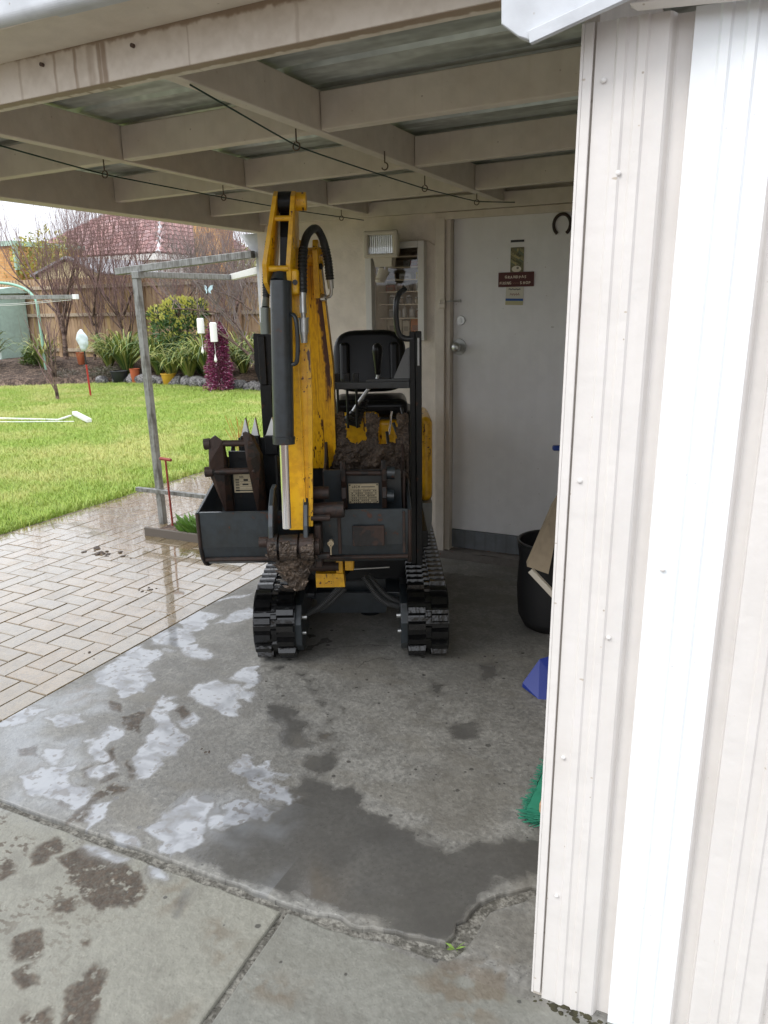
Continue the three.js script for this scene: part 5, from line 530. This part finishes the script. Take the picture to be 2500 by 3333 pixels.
  const gs = thing('garage', 'cream gabled garage with dark roof edge just beyond the fence', 'garage', [-19.6, 0, -18.2]); mesh('wall', extr([[-1.25, 0], [1.25, 0], [1.25, 2.66], [0.1, 3.06], [-1.25, 2.66]], 3, 0).translate(0, 0, -1.5), mat(0xffffff, .8, { map: tex(64, 256, (u, v) => { const k = (v * 8) % 1; return [.80, .74, .58].map(c => c * (k < .06 ? .8 : 1)); }, .5) }), gs); mesh('roof', [bar(V(-1.5, 2.62, .05), V(.1, 3.13, .05), .2, .07), bar(V(.1, 3.13, .05), V(1.5, 2.62, .05), .2, .07), hull([V(-1.5, 2.6, 0), V(.1, 3.12, 0), V(.1, 3.16, 0), V(-1.5, 2.64, 0), V(-1.5, 2.6, -3.2), V(.1, 3.12, -3.2), V(.1, 3.16, -3.2)]), hull([V(1.5, 2.6, 0), V(.1, 3.12, 0), V(.1, 3.16, 0), V(1.5, 2.64, 0), V(1.5, 2.6, -3.2), V(.1, 3.12, -3.2), V(.1, 3.16, -3.2)])], mat([.24, .24, .25], .7), gs);
  const bh = thing('brick_house', 'yellow brick house end with pale green trim past the shed', 'house', [-24.2, 0, -19]); mesh('wall', box(-2, 1.38, 0, 3.68, -3, 0), M.yBrick, bh); mesh('trim', [box(-2, 1.46, 3.68, 3.84, -3.1, .08), box(1.38, 1.47, 2.9, 3.68, -.1, .05)], mat([.42, .60, .50], .6), bh);
  const sh = thing('garden_shed', 'pale green ribbed steel garden shed in front of the fence', 'shed', [-18.35, .12, -13.9]); const gm = mat(0xffffff, .5, { map: paintTex([.66, .76, .715], [.5, .6, .55], .76, 711, 256, 1, [.6, .69, .65]) });
  for (let i = 0; i < 26; i++) { const x = -1.75 + i * .135; mesh('wall_sheet', [box(x, x + .122, 0, 1.83, .9, .905), box(x + .122, x + .135, 0, 1.83, .9, .915)], gm, sh); } mesh('side_wall', [box(1.745, 1.76, 0, 1.83, -.05, .905), box(-1.76, 1.74, 0, 1.83, -.06, -.05)], gm, sh); mesh('roof', hull([V(-1.85, 1.83, .98), V(1.85, 1.83, .98), V(-1.85, 1.9, .98), V(1.85, 1.9, .98), V(-1.85, 2.0, .3), V(1.85, 2.0, .3), V(-1.85, 1.85, -.12), V(1.85, 1.85, -.12)]), gm, sh); mesh('corner_trim', box(1.74, 1.80, 0, 1.85, .88, .93), mat([.66, .8, .74], .5), sh);
}
// ---------------------------------------------------------------- bare trees
function twigTree(name, label, x, z, o) {
  const t = thing(name, label, 'tree', [x, groundY(x, z) - .02, z], 0, o.group), r = rng(o.seed), trunk = [], fine = [];
  const seg = (a, b, r0, r1) => (r0 > .011 ? trunk : fine).push(cyl(a, b, r0, r1, r0 > .02 ? 8 : r0 > .008 ? 5 : 3, true));
  const grow = (p, dir, len, rad, lev) => {
    const n = lev < 1 ? 5 : 4; let q = p.clone(), d = dir.clone().normalize(), rr = rad; const pts = [q.clone()];
    for (let i = 0; i < n; i++) { d.x += (r() - .5) * o.wig; d.z += (r() - .5) * o.wig; d.y += (r() - .5) * o.wig * .7 + o.up * (lev ? 1 : .2); d.normalize(); const q2 = q.clone().addScaledVector(d, len / n), r2 = rr * (lev < o.lev ? .86 : .7); seg(q, q2, rr, r2); q = q2; rr = r2; pts.push(q.clone()); }
    if (lev >= o.lev) return; const k = o.kids[lev] ?? 3; for (let i = 0; i < k; i++) { const b = pts[Math.min(n, Math.max(o.low ?? 1, Math.round((i + .6 + r() * .4) / k * n)))], a = r() * 6.28, s = o.spread * (.6 + .7 * r()), dd = V(d.x * .4 + Math.cos(a) * s, (lev === 0 ? .5 : .9) + .3 * r(), d.z * .4 + Math.sin(a) * s * .8); grow(b, dd, len * (o.ratio ?? .72) * (.7 + .6 * r()), Math.max(.0034, rr * (.62 + .2 * r())), lev + 1); }
  };
  for (const l of o.limbs) grow(V(...l[0]), V(...l[1]), l[2], l[3] * .72, l[4] ?? 0);
  mesh('trunk', trunk, o.bark || M.bark, t); if (fine.length) mesh('twigs', fine, o.twig || twigM, t); return t;
}
const twigM = mat([.24, .15, .14], .8), twigGrey = mat([.20, .16, .15], .8);
const TG = 'bare fruit trees in front of the fence';
twigTree('bare_tree', 'small bare tree growing out of the lawn beside a red stake', -11.0, -9.65, { seed: 11, wig: .22, up: .06, lev: 3, kids: [4, 4, 3], spread: .5, ratio: .72, group: TG, limbs: [[[0, 0, 0], [.02, 1, 0], .55, .05], [[.03, .42, 0], [.25, 1, .1], .8, .024, 1], [[0, .45, 0], [-.35, 1, -.1], .95, .026, 1], [[0, .5, 0], [-.1, 1, .2], 1.0, .022, 1]] });
twigTree('bare_tree', 'tall bare tree with dense upright shoots beside the green shed', -14.6, -13.2, { seed: 23, wig: .25, up: .16, lev: 3, kids: [8, 6, 4], spread: .45, ratio: .8, group: TG, limbs: [[[0, 0, 0], [.05, 1, 0], 1.4, .085], [[.0, .9, 0], [.5, .7, .1], 1.4, .05, 0], [[0, 1.0, 0], [-.6, .8, .2], 1.3, .045, 0]] });
twigTree('bare_tree', 'tall bare tree with dense upright shoots before the red roof', -12.9, -13.5, { seed: 37, wig: .25, up: .17, lev: 3, kids: [8, 6, 4], spread: .55, ratio: .82, group: TG, limbs: [[[0, 0, 0], [-.1, 1, 0], 1.3, .07], [[-.1, 1.0, 0], [-.6, .9, .1], 1.3, .045, 0], [[-.05, 1.1, 0], [.7, .8, .1], 1.3, .045, 0], [[-.1, 1.2, 0], [.1, 1, -.2], 1.2, .04, 0]] });
twigTree('bare_tree', 'bare tree with crooked limbs above the yellow flowering shrub', -11.3, -13.5, { seed: 53, wig: .45, up: .13, lev: 3, kids: [7, 6, 5], spread: .5, ratio: .75, group: TG, limbs: [[[0, 0, 0], [.1, 1, 0], 1.1, .06], [[.1, 1.0, 0], [-.9, .5, .1], 1.2, .04, 0], [[.1, 1.0, 0], [.8, .6, .1], 1.2, .04, 0], [[.1, 1.1, 0], [.1, 1, 0], 1.1, .035, 0]] });
twigTree('bare_tree', 'spreading grey bare tree holding the white hanging bells', -7.9, -11.7, { seed: 61, wig: .55, up: .05, lev: 3, kids: [8, 7, 5], spread: .6, ratio: .66, low: 2, group: TG, twig: twigGrey, limbs: [[[0, 0, 0], [-.25, 1, 0], .55, .07], [[-.1, .45, 0], [-.95, .9, .1], 1.5, .045, 0], [[-.1, .5, 0], [-.5, 1, -.1], 1.5, .042, 0], [[-.05, .5, 0], [.05, 1, .1], 1.4, .04, 0], [[-.9, 1.45, .05], [-1, .12, .1], 1.1, .03, 0], [[-.3, 1.5, 0], [-.8, .5, .1], 1.2, .028, 0]] });
// ---------------------------------------------------------------- shrubs and strap plants
const leafMat = (c) => new THREE.MeshPhysicalMaterial({ color: new THREE.Color().setRGB(...c), roughness: .5, transmission: .25, thickness: 0, side: THREE.DoubleSide, vertexColors: true });
function leaves(n, f, seed) { // f(k,r) -> {p, d (direction), l, w, c}
  const r = rng(seed), pos = [], col = []; for (let k = 0; k < n; k++) { const q = f(k, r); if (!q) continue; const s = q.d.clone().cross(V(r() - .5, r() - .5, r() - .5)).normalize().multiplyScalar(q.w / 2), m = q.p.clone().addScaledVector(q.d, q.l * .5), e = q.p.clone().addScaledVector(q.d, q.l); m.y += q.l * .06; for (const v of [q.p, m.clone().add(s), m.clone().sub(s), m.clone().add(s), e, m.clone().sub(s)]) { pos.push(v.x, v.y, v.z); col.push(...q.c); } }
  const g = new THREE.BufferGeometry(); g.setAttribute('position', new THREE.Float32BufferAttribute(pos, 3)); g.setAttribute('color', new THREE.Float32BufferAttribute(col, 3)); g.computeVertexNormals(); return g;
}
const LM = leafMat([1, 1, 1]); const rd = r => V(r() - .5, r() - .5, r() - .5).normalize();
{
  const t = thing('flowering_shrub', 'leafy green shrub covered in pale yellow flowers by the fence', 'shrub', [-11.1, .35, -13.1]);
  mesh('stems', [0, 1, 2, 3, 4].map(i => cyl(V(0, 0, 0), V(Math.cos(i * 1.3) * .3, .8 + .2 * (i % 2), Math.sin(i * 1.3) * .25), .02, .008, 6)), M.bark, t);
  const cl = [[-.3, .75, 0, .3], [.15, 1.05, .05, .33], [.35, .7, 0, .28], [0, .65, .2, .35], [.05, .4, .1, .25], [-.45, 1.0, 0, .22], [.5, 1.15, 0, .22]];
  mesh('foliage', leaves(2600, (k, r) => { const c = cl[Math.floor(r() * cl.length)], d = rd(r), s = c[3] * Math.pow(r(), .4), y = .7 + r() * .6; return { p: V(c[0] + d.x * s * 1.2, c[1] + d.y * s, c[2] + d.z * s), d: d.clone().add(V(0, .2, 0)).normalize(), l: .07 + r() * .05, w: .03, c: [.05 * y, .12 * y, .025 * y] }; }, 91), LM, t);
  mesh('flowers', leaves(900, (k, r) => { const c = cl[[1, 1, 5, 6, 0, 2, 1, 4][Math.floor(r() * 8)]], d = rd(r); if (d.y < -.3) d.y *= -1; const s = c[3] * (.95 + r() * .2), y = .8 + r() * .3; return { p: V(c[0] + d.x * s * 1.2, c[1] + d.y * s, c[2] + d.z * s), d: V(d.x * .5, .8, d.z * .5).normalize(), l: .06 + r() * .03, w: .045, c: [.62 * y, .60 * y, .14 * y] }; }, 93), LM, t);
}
{
  const t = thing('hanging_succulent', 'column of trailing purple leaves beside the rock edging', 'plant', [-9.05, .02, -11.75]); mesh('stake', cyl(V(0, 0, 0), V(0, 1.15, 0), .02), M.bark, t);
  mesh('foliage', leaves(6500, (k, r) => { const h = r() * (1.02 + .22 * r()), a = r() * 6.28, s = (.10 + .11 * Math.sin(Math.min(1, (1.25 - h) * 1.2) * 1.5)) * (.55 + .9 * vn(a * 1.9, h * 5, 77)) * Math.pow(r(), .55), y = .6 + r() * .8; return { p: V(Math.cos(a) * s, h + .02, Math.sin(a) * s), d: V(Math.cos(a), -.5 + r(), Math.sin(a)).normalize(), l: .04 + r() * .035, w: .022, c: r() < .12 ? [.52 * y, .34 * y, .42 * y] : [.26 * y, .045 * y, .125 * y] }; }, 97), LM, t);
}
function strapPlant(name, label, x, z, n, len, seed, cols, group) {
  const t = thing(name, label, 'plant', [x, groundY(x, z) - .01, z], 0, group), r = rng(seed), pos = [], col = [];
  for (let k = 0; k < n; k++) { const a = r() * 6.28, L = len * (.65 + .5 * r()), out = .35 + .5 * r(), w = .012 + .008 * r(), dx = Math.cos(a), dz = Math.sin(a), c = cols[Math.floor(r() * cols.length)], y = .75 + .5 * r(); let p0 = V(dx * .03 * r() * 2, 0, dz * .03); const S = 7; let prev = null; for (let i = 0; i <= S; i++) { const u = i / S, p = V(p0.x + dx * L * out * u, L * (1.75 * u - (.75 + .75 * out) * u * u), p0.z + dz * L * out * u), ww = w * (1 - Math.pow(u, 2.5)) + .001, s = V(-dz, .15, dx).multiplyScalar(ww); const A = p.clone().add(s), B = p.clone().sub(s); if (prev) for (const v of [prev[0], prev[1], A, prev[1], B, A]) { pos.push(v.x, v.y, v.z); col.push(c[0] * y, c[1] * y, c[2] * y); } prev = [A, B]; } }
  const g = new THREE.BufferGeometry(); g.setAttribute('position', new THREE.Float32BufferAttribute(pos, 3)); g.setAttribute('color', new THREE.Float32BufferAttribute(col, 3)); g.computeVertexNormals(); mesh('leaves', g, LM, t); return t;
}
const GR = [[.12, .20, .035], [.20, .26, .05], [.42, .42, .12], [.30, .33, .08], [.07, .13, .03]], SG = 'strap leaved plants in the garden bed';
strapPlant('strap_plant', 'large strap leaved clump spilling over a black pot', -12.3, -12.75, 190, 1.25, 1, GR, SG); strapPlant('strap_plant', 'strap leaved clump between the black pot and yellow pot', -11.55, -12.9, 160, 1.1, 2, GR, SG); strapPlant('strap_plant', 'strap leaved plant growing in the yellow pot', -10.85, -12.5, 90, .85, 3, GR, SG);
strapPlant('strap_plant', 'strap leaved clump under the white hanging bells', -9.95, -12.55, 180, 1.15, 4, GR, SG); strapPlant('strap_plant', 'strap leaved clump beside the column of purple leaves', -8.3, -12.3, 180, 1.1, 5, GR, SG); strapPlant('strap_plant', 'strap leaved clump at the side of the green shed', -15.3, -11.7, 110, 1.0, 6, GR, SG); strapPlant('strap_plant', 'dark strap leaved clump under the yellow flowering shrub', -10.5, -13.0, 100, .7, 7, [[.06, .12, .03], [.08, .14, .03]], SG);
{
  const bush = (name, label, x, y, z, R, n, seed, cA, cB, cat = 'bush') => { const t = thing(name, label, cat, [x, y, z]); mesh('stems', [0, 1, 2].map(i => cyl(V(0, 0, 0), V(Math.cos(i * 2) * R[0] * .4, R[1], Math.sin(i * 2) * R[0] * .4), .012 + R[0] * .01, .005, 5)), M.bark, t); mesh('foliage', leaves(n, (k, r) => { const d = rd(r), s = Math.pow(r(), .4) * (.75 + .35 * vn(d.x * 3 + 9, d.z * 3 + d.y * 2, seed)), u = r(), q = .7 + .6 * r(); return { p: V(d.x * s * R[0], R[1] + d.y * s * R[1], d.z * s * R[0]), d: rd(r).add(V(0, .6, 0)).normalize(), l: R[2] * (.7 + .6 * r()), w: R[2] * .35, c: mixc(cA, cB, u).map(v => v * q) }; }, seed), LM, t); };
  bush('fern_bush', 'feathery bright green bush beside the green shed', -14.75, .1, -12.5, [.35, .35, .09], 1500, 101, [.07, .13, .02], [.14, .2, .03]);
  bush('wattle_tree', 'yellow green leafy tree behind the bare twigs', -22.2, 1.4, -19.8, [1.3, 1.45, .16], 2600, 103, [.20, .24, .05], [.5, .45, .06], 'tree');
  bush('far_tree', 'dark leafy tree beyond the orange chimney', -15.5, 0, -30, [2.4, 2.6, .2], 4000, 107, [.05, .07, .03], [.12, .13, .05], 'tree');
  bush('far_tree', 'pale green leafy tree right of the orange chimney', -15.2, 1.2, -22, [1.1, 1.25, .14], 2200, 109, [.22, .25, .08], [.42, .40, .14], 'tree');
  bush('low_bush', 'dull brown groundcover bush at the shed end of the bed', -13.6, .03, -12.1, [.5, .14, .05], 1500, 113, [.10, .08, .06], [.16, .14, .11]);
  bush('low_bush', 'greyish groundcover bush near the small lawn tree', -12.7, .05, -12.5, [.5, .16, .05], 1500, 117, [.09, .10, .05], [.17, .13, .11]);
}
// edging rocks
{
  const rk = mat(0xffffff, .9, { map: tex(256, 256, (u, v) => { const a = fbm(u * 6, v * 6, 5, 721, 6), b = fbm(u * 30, v * 30, 3, 723, 30); return mixc([.26, .25, .26], [.58, .57, .57], sm(.3, .75, .5 * a + .5 * b)); }, 2), bumpMap: bumpFine, bumpScale: .02 }); const r = rng(131);
  for (let i = 0; i < 17; i++) { const x = -7.6 - i * .31 - r() * .06, z = bedEdge(x) - .04, s = .13 + r() * .07; const o = mesh('edging_rock', displace(new THREE.IcosahedronGeometry(s, 3).scale(1.2, .8, .9), .05, 7, i * 5), rk); o.position.set(x, s * .4, z); o.rotation.y = r() * 6; tag(o, 'rough grey volcanic rock edging the garden bed', 'rock', 'rocks edging the garden bed'); }
}
// pots and small garden ornaments
{
  const pot = (label, m, x, z, R, h, y0 = 0) => { const t = thing('flower_pot', label, 'pot', [x, groundY(x, z) - .01 + y0, z]); mesh('bowl', new THREE.LatheGeometry([[0, 0], [R * .68, 0], [R * .95, h * .85], [R * .9, h * .88], [R * .6, h * .3], [0, h * .3]].map(p => new THREE.Vector2(...p)), 20), m, t); mesh('rim', new THREE.TorusGeometry(R * .97, R * .07, 6, 24).rotateX(Math.PI / 2).translate(0, h * .88, 0), m, t); };
  pot('black plastic pot under the strap leaves', mat([.02, .022, .025], .5), -12.25, -12.45, .19, .3); pot('terracotta pot lying beside the black pot', mat([.42, .10, .04], .8), -11.85, -12.5, .11, .36); pot('orange terracotta pot near the fence post', mat([.42, .12, .05], .8), -13.8, -12.9, .1, .3); pot('bright yellow pot behind the edging rocks', mat([.55, .32, .03], .5), -10.85, -12.4, .16, .28);
  const bw = thing('added_fence', 'added unseen brown timber fence behind the camera that darkens the cabinet glass', 'fence', [-.5, 0, 6.5]); for (let i = -32; i < 40; i++) mesh('board', box(-5 + i * .25, -5 + i * .25 + .24, -.05, 1.95 + .02 * (i % 3), 0, .02), M.wood, bw);  // fence added out of view to darken the reflection in the cabinet glass
  const st = thing('garden_stake', 'red garden stake with a pale blue bird ornament on top', 'stake', [-10.83, 0, -10.25]); mesh('stake', cyl(V(0, -.05, 0), V(-.02, .58, 0), .018, .015, 10), mat([.38, .03, .02], .5), st); mesh('stem', cyl(V(-.02, .58, 0), V(-.03, .82, 0), .012, .012, 8), M.black, st); mesh('bird', displace(new THREE.SphereGeometry(.13, 24, 18).scale(.72, 1.5, .6).translate(-.04, 1.0, 0), .04, 9, 3), mat([.62, .70, .74], .5), st);
  for (const [x, y, z, h, label] of [[-8.80, 1.23, -11.0, .26, 'white tubular hanging bell over the strap leaves'], [-8.53, 1.12, -11.0, .33, 'longer white tubular hanging bell in front of the purple leaves']]) { const t = thing('hanging_bell', label, 'bell', [x, y - h / 2, z]); const w = mat([.78, .78, .75], .5); mesh('bell', new THREE.LatheGeometry([[.058, 0], [.062, .01], [.062, h - .02], [.05, h], [0, h]].map(p => new THREE.Vector2(...p)), 20), w, t); mesh('cord', cyl(V(0, h, 0), V(0, h + .22, 0), .003, .003, 5), twigM, t); mesh('clapper', [cyl(V(0, 0, 0), V(.01, -.22, 0), .003, .003, 5), new THREE.LatheGeometry([[0, -.36], [.02, -.34], [.026, -.31], [.012, -.25], [.004, -.21]].map(p => new THREE.Vector2(...p)), 12)], w, t); }
  const bf = thing('butterfly_ornament', 'pale blue butterfly ornament perched in the bare branches', 'ornament', [-8.59, 1.83, -11]); const bm = mat([.45, .6, .68], .5); for (const s of [-1, 1]) mesh('wing', extr([[0, 0], [s * .05, .07], [s * .1, .08], [s * .09, .02], [s * .05, -.02], [s * .06, -.06], [s * .02, -.05]], .008).rotateY(s * .4), bm, bf); mesh('body', cyl(V(0, -.06, 0), V(0, .05, 0), .01, .008, 8), M.black, bf);
  const ca = thing('clothesline_arm', 'grey steel clothesline arm with a white end cap', 'clothesline', [-12.2, 0, -8.6]); mesh('mast', cyl(V(0, 0, 0), V(0, 1.85, 0), .03, .03, 14), M.galv, ca); mesh('arm', bar(V(-.3, 1.77, 0), V(3.65, 1.71, .6), .04, .055), M.galv, ca); mesh('end_cap', bar(V(3.65, 1.71, .6), V(3.73, 1.709, .613), .05, .065), mat([.7, .7, .7], .5), ca); for (let i = 0; i < 2; i++) mesh('line', tube([V(3.6, 1.69 - i * .02, .6), V(1.8, 1.64 - i * .02, .3), V(-.2, 1.7, 0)], .004, 20, 4), mat([.6, .6, .6], .6), ca);
  tag(mesh('green_arch_pipe', tube([V(-15.6, 2.18, -12.2), V(-14.9, 2.12, -12.2), V(-14.45, 2.0, -12.2), V(-14.2, 1.8, -12.2), V(-14.15, 1.55, -12.2), V(-14.15, .1, -12.2)], .03, 40, 8, .4), mat([.25, .45, .36], .5)), 'pale green bent pipe arching in front of the garden shed', 'pipe');
  const wf = thing('folded_frame', 'white folded plastic frame lying flat on the lawn', 'frame', [-9, 0, -7.7]); const wm = mat([.75, .75, .74], .45); mesh('long_bar', bar(V(-2.2, .035, .45), V(.2, .03, .0), .03, .022), wm, wf); mesh('short_bar', bar(V(.2, .035, .0), V(.05, .035, -.35), .03, .022), wm, wf); mesh('end_block', bar(V(.02, .06, -.45), V(.8, .05, .02), .07, .05), wm, wf); mesh('cord', tube([V(.6, .04, .1), V(-.5, .04, .5), V(-2, .04, .8)], .006, 20, 5), wm, wf);
}
// ---------------------------------------------------------------- pole frame, planter and stake beside the paving
{
  const t = thing('pole_frame', 'grey galvanised frame on a leaning square pole beside the paving', 'frame', [-3.8, 0, -4.13]); const O = (x, y, z) => V(x + 3.8, y, z + 4.13);
  mesh('pole', bar(O(-3.79, -.02, -4.13), O(-3.815, 1.745, -4.13), .045, .045), M.galv, t); mesh('top_beam', bar(O(-3.985, 1.775, -4.13), O(-2.90, 1.845, -4.2), .05, .045), M.galv, t); mesh('side_beam', bar(O(-3.82, 1.752, -4.16), O(-3.72, 1.752, -5.12), .04, .04), M.galv, t); mesh('back_beam', bar(O(-3.75, 1.755, -5.12), O(-2.92, 1.752, -4.29), .04, .045), mat([.62, .62, .6], .5), t); mesh('low_rail', bar(O(-3.985, .25, -4.10), O(-3.1, .25, -4.10), .03, .03), M.galv, t); mesh('bracket', rbox(-.03, .03, 1.725, 1.77, -.03, .03, .004), M.galv, t);
  const s = thing('marker_stake', 'thin red metal stake with a T handle in the planter', 'stake', [-3.64, -.02, -4.06]); const rm = mat([.24, .035, .025], .55); mesh('shaft', cyl(V(0, 0, 0), V(-.01, .52, 0), .0075, .0075, 10), rm, s); mesh('handle', cyl(V(-.055, .525, 0), V(.04, .52, 0), .011, .011, 10), rm, s);
  const p = thing('planter_edging', 'low grey timber edging boards round a weedy planter', 'planter', [-3.4, 0, -3.9]); mesh('board', rbox(-.31, .42, -.02, .055, .03, .055, .004), mat([.10, .085, .07], .8), p); mesh('board', bar(V(-.1, .02, -.22), V(.5, .02, -.6), .02, .06), M.wood, p); mesh('soil', box(-.28, .42, -.02, .018, -.25, .03), M.soil, p);
  const w = thing('weeds', 'bright green weeds growing inside the timber planter', 'weeds', [-3.25, .0, -3.98]); mesh('leaves', leaves(420, (k, r) => { const a = r() * 6.28, s = Math.sqrt(r()), y = .7 + .6 * r(); return { p: V(Math.cos(a) * s * .24, .01 + r() * .05, Math.sin(a) * s * .1), d: V(Math.cos(a) * .6, .8, Math.sin(a) * .6).normalize(), l: .05 + .07 * r(), w: .022, c: [.13 * y, .26 * y, .04 * y] }; }, 141), LM, w);
  const gs = thing('grass_tuft', 'thin orange grass stems beside the lawn edge', 'grass', [-4.42, -.02, -6.0]); const r = rng(151); mesh('stems', [...Array(16).keys()].map(() => { const a = r() * 6.28, h = .32 + .22 * r(), o = .12 * r(); return tube([V(0, 0, 0), V(Math.cos(a) * o * .5, h * .5, Math.sin(a) * o * .5), V(Math.cos(a) * o * 1.8, h, Math.sin(a) * o)], .003, 8, 4); }), mat([.42, .20, .04], .7), gs);
  // clods of mud on the paving and slab
  const cr = rng(161); for (const [x, z, n, s, label, g] of [[-3.62, -3.42, 26, .019, 'dark mud clod in the scattered heap on the brick paving', 'heap of mud clods on the paving'], [-2.93, -3.02, 8, .012, 'small dark mud clod near the edge of the brick paving', 'small mud clods near the slab'], [-2.62, -2.28, 6, .010, 'small mud clod where the paving meets the concrete', 'mud clods at the concrete edge'], [-1.62, -1.86, 4, .011, 'brown mud clod on the wet concrete slab', 'mud clods on the slab']]) for (let i = 0; i < n; i++) { const k = s * (.25 + 1.1 * cr() * cr()), o = mesh('mud_clod', displace(new THREE.IcosahedronGeometry(k, 2).scale(1.4, .5, 1), k * .6, 50, i * 3), M.mud), q = cr() + cr() + cr() - 1.5; o.position.set(x + q * s * 8, k * .15 - .003, z + (cr() + cr() - 1) * s * 5); o.rotation.y = cr() * 6; tag(o, label, 'mud clod', g); }
}
// ---------------------------------------------------------------- things along the shed's inner wall
{
  const [b, E] = place('rubbish_bin', 'black plastic bin standing behind the shed corner', 'bin', .80, 0, 3.42); mesh('tub', displace(new THREE.LatheGeometry([[0, .01], [.13, .01], [.155, .06], [.165, .2], [.16, .34], [.168, .43], [.155, .43], [.15, .1], [0, .1]].map(p => new THREE.Vector2(...p)), 40), .006, 9, 3), mat([.012, .012, .013], .6), b); mesh('rim', new THREE.TorusGeometry(.163, .008, 6, 36).rotateX(Math.PI / 2).translate(0, .43, 0), M.black, b);
  const [w, W] = place('timber_offcut', 'cream painted timber board leaning over the black bin', 'board', .74, .4, 3.2); const bm = mat(0xffffff, .7, { map: paintTex([.62, .56, .47], [.4, .33, .26], .62, 731, 256, 2, [.5, .45, .38]) }); mesh('board', hull([W(.628, .395, 3.16), W(.715, .372, 3.12), W(.83, .72, 3.34), W(.76, .62, 3.3), W(.628, .41, 3.18), W(.715, .39, 3.14), W(.83, .735, 3.36), W(.76, .635, 3.32)]), bm, w); mesh('batten', bar(W(.64, .385, 3.14), W(.80, .22, 3.05), .02, .025), mat([.6, .55, .46], .7), w);
  const [bl, L] = place('dustpan', 'blue plastic dustpan lying by the shed wall', 'dustpan', .60, 0, 2.76); mesh('pan', hull([L(.55, .012, 2.78), L(.55, .03, 2.78), L(.60, .0, 2.70), L(.72, .0, 2.68), L(.62, .125, 2.80), L(.74, .15, 2.82), L(.74, .0, 2.86), L(.58, .0, 2.84)]), mat([.006, .022, .19], .4), bl);
  const [bc, K] = place('blue_bracket', 'small blue plastic clip above the timber board', 'clip', .80, .9, 3.5); mesh('clip', RG(K, .80, .87, .845, .87, 3.5, 3.53, .008), mat([.01, .04, .22], .4), bc);
  const br = thing('broom', 'green bristled broom head resting against the shed wall', 'broom', [-.44, 0, -2.08]); const r = rng(171), fib = []; for (let i = 0; i < 900; i++) { const u = r(), v = r(), s = V(.02 + .05 * v, .03 + .012 * r(), -.14 + .28 * u), e = V(-.055 + .075 * v - .02 * r(), .002 + .05 * r(), -.15 + .30 * u + (r() - .5) * .03); fib.push(cyl(s, e, .0016, .0012, 3, true)); }
  mesh('bristles', [...fib, displace(new THREE.BoxGeometry(.07, .05, .27, 6, 4, 14).translate(.0, .03, 0), .006, 40, 9)], mat([.02, .20, .12], .7), br).userData.kind = 'stuff'; mesh('head', rbox(.0, .06, .045, .085, -.14, .14, .01, 2), mat([.42, .25, .14], .6), br); mesh('handle', cyl(V(.03, .07, 0), V(.10, 1.2, -.05), .012, .012, 12), mat([.4, .24, .13], .6), br);
  const lf = thing('weed_sprout', 'tiny green weed sprouting from the cracked concrete joint', 'weed', [-.515, -.012, -1.43]); mesh('leaves', leaves(7, (k, q) => ({ p: V(0, 0, 0), d: V(Math.cos(k * .95), .7, Math.sin(k * .95)).normalize(), l: .03 + .012 * q(), w: .007, c: [.2, .33, .05] }), 181), LM, lf);
}
twigTree('bare_tree', 'slender bare tree with upright shoots between the shed and the fence post', -13.8, -13.3, { seed: 71, wig: .25, up: .17, lev: 3, kids: [8, 6, 5], spread: .5, ratio: .8, group: TG, limbs: [[[0, 0, 0], [.1, 1, 0], 1.2, .05], [[.1, .8, 0], [-.5, .9, .1], 1.3, .04, 0], [[.1, 1.0, 0], [.6, .9, .1], 1.3, .04, 0]] });
twigTree('bare_tree', 'slender bare tree with upright shoots before the orange chimney', -10.0, -13.55, { seed: 79, wig: .3, up: .15, lev: 3, kids: [8, 6, 5], spread: .55, ratio: .8, group: TG, limbs: [[[0, 0, 0], [.05, 1, 0], 1.2, .05], [[.05, .9, 0], [-.6, .9, .1], 1.3, .04, 0], [[.05, 1.0, 0], [.6, .9, .1], 1.3, .04, 0]] });

for (const [x, z, n, l, sd, label] of [[-13.0, -12.95, 130, 1.0, 21, 'strap leaved clump beside the orange terracotta pot'], [-11.0, -13.2, 140, 1.0, 22, 'strap leaved clump behind the yellow pot'], [-9.4, -13.0, 150, 1.05, 23, 'strap leaved clump behind the column of purple leaves'], [-8.75, -12.75, 140, 1.0, 24, 'strap leaved clump between the purple leaves and the grey bare tree'], [-7.6, -12.4, 140, 1.0, 25, 'strap leaved clump at the foot of the grey bare tree'], [-10.4, -12.5, 130, .9, 26, 'strap leaved clump between the yellow pot and the hanging bells'], [-14.3, -12.3, 110, .9, 27, 'strap leaved clump under the feathery bush'], [-11.9, -13.3, 140, 1.05, 28, 'strap leaved clump against the fence behind the black pot']]) strapPlant('strap_plant', label, x, z, n, l, sd, GR, SG);
renderer.render(scene, camera);
